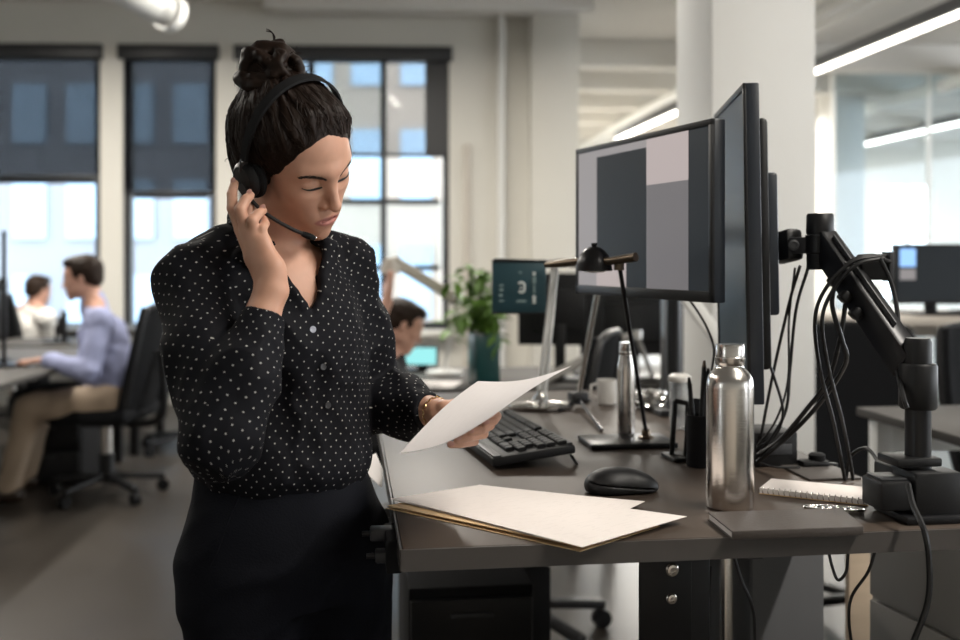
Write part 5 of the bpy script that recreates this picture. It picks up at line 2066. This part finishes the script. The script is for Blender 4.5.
def person(label, base, H, sh, el, wr, hand_dir, spine, hips, knees, ankles, shirt, trouser, hair, skin, legs=True, sleeve=.92):
    """a clothed figure: sh/el/wr are (left, right) joints, spine = neck base, chest, pelvis"""
    t = thing('person', label, 'person', base)
    og = t.location
    S = SDF()
    neck, chest, pel = (A(q) for q in spine)
    head_ops(S, H, False)
    S.cone(neck, H.world((0, -.02, -.03)), .058, .054, .02)
    S.cone(chest, pel, .12, .12, .03)
    for s in range(2):
        S.cone(neck, sh[s], .05, .05, .03)
        S.chain([sh[s], el[s]], [.048, .040], .02)
        S.chain([el[s], wr[s]], [.040, .026], .015)
        w = A(wr[s])
        d = A(hand_dir[s])
        d = d / np.linalg.norm(d)
        sd = np.cross(d, A((0, 0, 1)))
        sd /= np.linalg.norm(sd) + 1e-9
        dn = A((0, 0, -1))
        mc_ = [w + d * .085 + sd * x for x in (-.030, -.010, .010, .030)]
        pp_ = [q + d * l for q, l in zip(mc_, (.040, .045, .042, .032))]
        dd_ = [q + d * .018 + dn * .014 for q in pp_]
        tt_ = [q + d * .010 + dn * .018 for q in dd_]
        hand_ops(S, w, mc_, pp_, dd_, tt_, [w + d * .03 - sd * .02, w + d * .06 - sd * .045, w + d * .085 - sd * .05 + dn * .01, w + d * .105 - sd * .045 + dn * .015], 1.1)
    pts, q = S.mesh(.0042)
    np_obj('body', pts, q, skin, t, og, attr={'lip': lip_mask(H, pts) * .6})
    C = SDF()
    acr = A(sh[0]) - A(sh[1])
    acr /= np.linalg.norm(acr)
    for s in (-1, 1):
        C.chain([chest + acr * s * .065, (chest + pel) / 2 + acr * s * .060, pel + acr * s * .065], [.125, .122, .130], .05)
        C.cone(neck + A((0, 0, -.045)), sh[0] if s > 0 else sh[1], .060, .066, .04)
        i = 0 if s > 0 else 1
        C.chain([sh[i], el[i]], [.068, .058], .03)
        C.chain([el[i], A(el[i]) * (1 - sleeve) + A(wr[i]) * sleeve], [.058, .042], .02)
    C.cone(neck + A((0, 0, -.02)), neck + A((0, 0, .012)), .066, .062, .02)
    C.disp = lambda p: vnoise(p * np.array([17., 17., 9.])) * .006 - (1 - np.abs(vnoise(p * np.array([14., 14., 20.]) + 5)) * 2).clip(-.2, 1) * .005
    pts, q = C.mesh(.008)
    np_obj('shirt', pts, q, shirt, t, og)
    if legs:
        Tt = SDF()
        for s in range(2):
            Tt.cone(pel, hips[s], .13, .115, .05)
            Tt.chain([hips[s], knees[s], ankles[s]], [.105, .078, .058], .03)
        Tt.disp = lambda p: vnoise(p * 14.0) * .007
        pts, q = Tt.mesh(.009)
        np_obj('trousers', pts, q, trouser, t, og)
        for s in range(2):
            Sh = SDF()
            f = A(knees[s]) - A(hips[s])
            f[2] = 0
            f /= np.linalg.norm(f)
            a = A(ankles[s])
            a = A((a[0], a[1], .045))
            Sh.chain([a - f * .04, a + f * .10, a + f * .18 + A((0, 0, -.008))], [.042, .042, .032], .02)
            Sh.cone(a, A(ankles[s]), .04, .045, .02)
            Sh._add(lambda p: p[:, 2] - .003, None, a, .5, .004, 's')
            pts, q = Sh.mesh(.009)
            np_obj('shoe', pts, q, M['shoe'], t, og)
    Hh = SDF()
    Hh.ell((0, -.018, .052), (.082, .100, .086), .01, H)
    Hh.ell((0, -.055, .0), (.066, .052, .055), .02, H)
    Hh.ell((0, .040, .105), (.058, .046, .028), .02, H)
    Hh.field(lambda q: -(q[:, 1] - (.030 + .62 * q[:, 2])), (0, .08, 0), .25, .012, H)
    Hh.field(lambda q: q[:, 2] + .055, (0, 0, -.1), .2, .01, H)
    Hh.disp = lambda p: vnoise(p * 70) * .003
    pts, q = Hh.mesh(.005)
    lq = H.local(pts)
    uv = np.stack([np.arctan2(lq[:, 0], lq[:, 2] + .1), lq[:, 1]], 1)[q].reshape(-1, 2)
    np_obj('hair', pts, q, hair, t, og, uv=uv)
    return t


# --- seated man in the pale blue shirt
Y1 = 5.5
plain_desk('grey desk of the man in the blue shirt', (P(-20, 0, 5.55).x, 5.45, 0), math.radians(3), 1.10, 2.0, .735)
Hm = euler_frame(98, -10, 0, A(P(83, 280, Y1)), 1.02)
person('seated man in pale blue shirt and khaki trousers typing at the left desk', (P(108, 0, Y1).x, Y1, 0), Hm,
       [P(98, 322, 5.68), P(100, 322, 5.30)], [P(84, 372, 5.74), P(88, 371, 5.18)], [P(52, 360, 5.62), P(46, 360, 5.28)], [(-1, -.15, -.05), (-1, .1, -.06)],
       (P(94, 303, Y1), P(103, 336, Y1), P(112, 392, Y1)),
       [P(108, 402, 5.60), P(110, 402, 5.38)], [P(40, 405, 5.64), P(30, 410, 5.34)], [P(24, 480, 5.68), P(9, 486, 5.34)],
       M['blue_shirt'], M['khaki'], M['hair_short'], M['skin_fair'])
office_chair('black mesh swivel chair of the man in the blue shirt', (P(107, 0, 5.5).x, 5.5, 0), math.radians(84), arms=False)
stand_monitor('black monitor standing on the desk of the man in blue', (P(-30, 0, 5.5).x, 5.55, .735), math.radians(-95), .56, .34, .12)
kb = MB().box((0, 0, .012), (.15, .42, .02), bev=.004).build('keyboard', M['black_plastic'], origin=P(22, 378, 5.5) * 1 + Vector((0, 0, .737 - P(22, 378, 5.5).z)), label='black keyboard under the hands of the man in blue', cat='keyboard')
MB().lathe([(.03, 0), (.034, .002), (.036, .09), (.033, .09), (.03, .006), (.001, .006)], n=20).build('paper_cup', M['mug_white'], origin=Vector((P(40, 0, 5.15).x, 5.1, .735)), label='white paper cup at the edge of the left desk', cat='cup')
# things under and behind his desk
t = thing('drawer_pedestal', 'black drawer pedestal under the left desk', 'cabinet', (P(62, 0, 5.95).x, 5.95, 0), .05)
MB().box((0, 0, .29), (.40, .50, .52), bev=.01).build('pedestal_body', M['matte_black'], t)
for k in range(3):
    dr = MB().box((0, -.255, .13 + k * .165), (.38, .016, .155), bev=.004).build('drawer_front', M['black_plastic'], t)
    MB().box((0, -.268, .18 + k * .165), (.12, .012, .012), bev=.003).build('handle', M['dark_grey_plastic'], dr)
for sx in (-1, 1):
    MB().cyl((sx * .15, -.18, 0), (sx * .15, -.18, .04), .025, 12).build('caster', M['matte_black'], t)

# --- man in white with his back turned
Y2 = 7.9
Hw = euler_frame(-28, -10, 0, A(P(38, 292, Y2)), 1.0)
person('man in white shirt seen from behind at the window desk', (P(28, 0, Y2).x, Y2, 0), Hw,
       [P(8, 318, 7.95), P(46, 318, 7.75)], [P(2, 350, 8.05), P(54, 352, 7.9)], [P(18, 362, 8.3), P(56, 360, 8.2)], [(.2, 1, 0), (0, 1, 0)],
       (P(34, 305, Y2), P(29, 328, Y2), P(24, 366, Y2)),
       [P(18, 372, 7.95), P(34, 372, 7.9)], [P(22, 372, 8.4), P(40, 372, 8.38)], [P(22, 418, 8.45), P(40, 418, 8.4)],
       M['white_shirt'], M['black_cloth'], M['hair_short'], M['skin_fair'])
office_chair('black swivel chair of the man in the white shirt', (P(13, 0, 7.72).x, 7.72, 0), math.radians(-8), arms=True)
plain_desk('window-side desk of the man in the white shirt', (P(30, 0, 8.5).x, 8.45, 0), math.radians(2), 2.2, .7, .735)
stand_monitor('black monitor back seen between the two seated men', (P(66, 0, 6.9).x, 6.9, .735), math.radians(115), .28, .20, .015)
plain_desk('desk row between the two seated men', (P(78, 0, 7.0).x, 6.95, 0), math.radians(2), 1.1, .7, .735)
pp = thing('partition_post', 'thin dark post at the left edge of the photo', 'post', (P(4, 0, 5.3).x, 5.3, .735))
MB().cyl((0, 0, 0), (0, 0, .72), .012, 10).build('post_tube', M['black_metal'], pp)
MB().cyl((0, 0, 0), (0, 0, .015), .10, 20).build('post_foot', M['black_metal'], pp)
office_chair('empty black swivel chair behind the dotted blouse sleeve', (P(186, 0, 6.85).x, 6.85, 0), math.radians(75))
stand_monitor('dark monitor on the desk behind the empty chair', (P(196, 0, 7.7).x, 7.75, .735), math.radians(10), .5, .32, .10)
plain_desk('window-side desk behind the empty chair', (P(205, 0, 7.8).x, 7.85, 0), math.radians(2), 1.0, .7, .735)

# --- desk row behind the woman's desk
plain_desk('second desk row behind the standing desk', (-.34, 4.75, 0), ROT, 1.55, .85, .74, 'far_desk')
Y3 = 4.6
H3 = euler_frame(-75, -28, -6, A(P(401, 328, Y3)), .98)
person('person in black with dark hair reaching up behind the woman\'s arm', (P(385, 0, 4.65).x, 4.55, 0), H3,
       [P(386, 368, 4.80), P(380, 368, 4.45)], [P(398, 400, 4.90), P(366, 345, 4.30)], [P(425, 392, 4.90), P(387, 302, 4.36)], [(1, -.1, 0), (.12, .05, 1)],
       (P(390, 356, Y3), P(382, 388, Y3), P(374, 432, Y3)),
       [P(376, 440, 4.7), P(374, 440, 4.5)], [P(448, 430, 4.72), P(448, 430, 4.5)], [P(450, 525, 4.72), P(450, 525, 4.5)],
       M['black_cloth'], M['black_cloth'], M['hair_short'], M['skin_fair'], sleeve=.55)
office_chair('black swivel chair under the person in black', (P(366, 0, 4.62).x, 4.62, 0), math.radians(-85), arms=False)

# articulated lamp with pale arm
b = Vector((P(444, 0, 4.85).x, 4.9, .74))
t = thing('task_lamp', 'pale jointed task lamp arm slanting in front of the window', 'lamp', b)
MB().lathe([(.09, 0), (.09, .015), (.03, .025), (.012, .03)], b, 24).build('base', M['white_metal'], t, origin=b)
MB().tube([b + Vector((0, 0, .02)), P(456, 302, 4.7)], .010, 10).build('post', M['white_metal'], t, origin=b)
for dz in (0, .028):
    MB().tube([P(456, 302, 4.7) + Vector((0, 0, dz)), P(394, 264, 4.55) + Vector((0, 0, dz))], .014, 10).build('upper_arm', M['beige_panel'], t, origin=b)
MB().lathe([(.028, -.02), (.03, 0), (.028, .03)], P(456, 300, 4.7), 18).build('elbow', M['chrome'], t, origin=b)
MB().lathe([(.045, -.035), (.04, 0), (.02, .035), (.001, .04)], P(390, 266, 4.54), 22).build('lamp_head', M['beige_panel'], t, origin=b)

# plant in a tall teal vase
b = Vector((P(484, 0, 4.5).x, 4.5, .74))
t = thing('potted_plant', 'leafy green plant in a tall teal vase', 'plant', b)
mb = MB()
mb.box((0, 0, .115), (.115, .115, .23), RZ(.35), .006).build('vase', M['teal'], t)
MB().box((0, 0, .228), (.10, .10, .008), RZ(.35)).build('soil', M['notebook_cover'], t, False)
rp = random.Random(8)


def leaf_mesh():
    vs, fs = [], []
    for i in range(7):
        v = i / 6
        w = .013 * math.sin(math.pi * min(1, .08 + v * .95)) + .001
        z = -.012 * v * v * 2
        vs += [(-w, v * .062, z + .003), (0, v * .062, z), (w, v * .062, z + .003)]
    for i in range(6):
        fs += [(i * 3, i * 3 + 1, i * 3 + 4, i * 3 + 3), (i * 3 + 1, i * 3 + 2, i * 3 + 5, i * 3 + 4)]
    n = len(vs)
    vs += [(x, y, z - .0012) for x, y, z in vs]
    fs += [tuple(n + k for k in reversed(f)) for f in fs]
    me = bpy.data.meshes.new('leaf')
    me.from_pydata(vs, [], fs)
    me.shade_smooth()
    me.materials.append(M['leaf'])
    return me


lm = leaf_mesh()
for k in range(34):
    a = rp.uniform(0, 6.28)
    rr = rp.uniform(.04, .20)
    drop = rp.random() < .4
    h = rp.uniform(.05, .28) if not drop else rp.uniform(-.10, .06)
    top = Vector((math.cos(a) * rr - .035, math.sin(a) * rr, .23 + h))
    mid = Vector((math.cos(a) * rr * .5 - .02, math.sin(a) * rr * .5, .23 + max(h, .06) * .9 + .03))
    path = smooth_path([Vector((math.cos(a) * .02, math.sin(a) * .02, .225)), mid, top], 4)
    st = MB().tube(path, .0028, 5).build('stem', M['leaf'], t)
    for j in range(7):
        q = path[min(len(path) - 1, 2 + j)]
        for _ in range(1):
            l = bpy.data.objects.new('leaf', lm)
            COL.objects.link(l)
            l.parent = t
            l.location = q + Vector((rp.uniform(-.012, .012), rp.uniform(-.012, .012), rp.uniform(-.01, .01)))
            l.rotation_euler = (rp.uniform(-.9, .6), rp.uniform(-.5, .5), rp.uniform(0, 6.28))
            s = rp.uniform(.8, 1.5)
            l.scale = (s, s, s)

# dark monitors, chairs and clutter on the middle row
plain_desk('third desk row between the vase and the pillar', (.93, 4.95, 0), ROT, .85, .75, .74, 'far_desk')
stand_monitor('black monitor back seen left of the landscape monitor', (P(562, 0, 4.65).x, 4.72, .74), math.radians(172), .40, .34, .16)
stand_monitor('black monitor seen below the landscape monitor', (P(632, 0, 4.8).x, 4.85, .74), math.radians(186), .50, .32, .10)
office_chair('black swivel chair behind the chrome lamp', (P(522, 0, 3.45).x, 3.45, 0), math.radians(72), arms=False)
stand_monitor('small laptop-like screen glowing cyan beside the black sleeve', (P(421, 0, 5.0).x, 5.0, .74), math.radians(-5), .17, .10, .03, [(-.45, .45, -.42, .42, 'scr_cyan')])
MB().box((0, 0, .07), (.13, .10, .14), RZ(.2), .012).build('speaker_box', M['matte_black'], origin=Vector((P(440, 0, 4.95).x, 4.95, .74)), label='small black box on the second desk row left of the vase', cat='box')
MB().box((0, 0, .05), (.24, .18, .10), RZ(.1), .01).build('storage_box', M['paper'], origin=Vector((P(456, 0, 4.6).x, 4.55, .74)), label='white storage box on the second desk row beside the vase', cat='box')
sheet('desk_page', [Vector((-.34, 4.38, .742)), Vector((-.30, 4.62, .742)), Vector((-.08, 4.60, .742)), Vector((-.12, 4.36, .742))], M['paper'], 'white page on the second desk row behind the sleeve', 'paper')
b = Vector((P(652, 0, 4.7).x, 4.7, .74))
t = thing('task_lamp', 'grey jointed task lamp folded low behind the chrome lamp', 'lamp', b)
MB().lathe([(.08, 0), (.08, .014), (.02, .024)], b, 20).build('base', M['black_metal'], t, origin=b)
MB().tube([b + Vector((0, 0, .02)), P(636, 334, 4.68)], .012, 10).build('post', M['grey_cabinet'], t, origin=b)
MB().tube([P(636, 334, 4.68), P(536, 384, 4.5)], .022, 10).build('lower_arm', M['grey_cabinet'], t, origin=b)
MB().lathe([(.03, -.02), (.03, .02)], P(636, 334, 4.68), 16).build('elbow', M['chrome'], t, origin=b)
MB().lathe([(.04, -.03), (.035, 0), (.015, .03)], P(534, 386, 4.5), 18).build('lamp_head', M['grey_cabinet'], t, origin=b)
pp = thing('partition_post', 'grey steel post between the landscape monitor and the pillar', 'post', (P(672, 0, 3.2).x, 3.2, 0), ROT)
MB().box((0, 0, .62), (.06, .06, 1.24), bev=.004).build('post_tube', M['grey_panel'], pp)
MB().box((0, 0, .01), (.2, .2, .02), bev=.004).build('post_foot', M['grey_panel'], pp)
pp2 = thing('shelf_strut', 'pale slanted strut below the right corner of the landscape monitor', 'strut', tuple(P(690, 300, 3.0)))
MB().bar(P(684, 292, 3.0), P(742, 372, 3.0), .03, .045, .004).build('strut_bar', M['white_metal'], pp2, origin=pp2.location)
MB().bar(P(742, 372, 3.0), Vector((P(742, 372, 3.0).x, 3.0, 0)), .04, .04, .004).build('strut_leg', M['white_metal'], pp2, origin=pp2.location)

# --- right side: monitors and chairs beyond the arm
plain_desk('pale desk with beige front behind the monitor arm', (P(945, 0, 4.3).x + .37, 4.5, 0), ROT, 1.7, .8, 1.06, 'beige_panel', 'beige_panel')
MB().box((0, 0, .52), (1.55, .03, .96), RZ(ROT), .002).build('beige_screen', M['beige_panel'], origin=Vector((P(945, 0, 4.3).x + .25, 4.22, 0)), label='beige front panel of the pale desk behind the arm', cat='panel')
stand_monitor('wide black monitor with a small blue window at the right edge', (P(938, 0, 4.35).x, 4.35, 1.06), math.radians(6), .40, .26, .05,
              [(-.44, -.26, .12, .42, 'scr_blue'), (-.44, -.26, -.10, .08, 'scr_grey')])
stand_monitor('second black monitor behind the first at the right edge', (P(985, 0, 4.5).x, 4.5, 1.06), math.radians(-8), .40, .26, .04)
office_chair('black swivel chair between the pillar and the arm post', (P(858, 0, 3.5).x, 3.5, 0), math.radians(158), arms=False)
office_chair('black swivel chair behind the arm post at the right edge', (P(1050, 0, 3.5).x, 3.5, 0), math.radians(215))
plain_desk('grey desk with pale legs at the right edge', (P(985, 0, 2.6).x + .25, 2.75, 0), ROT, .8, .6, .86, 'far_desk', 'white_metal')
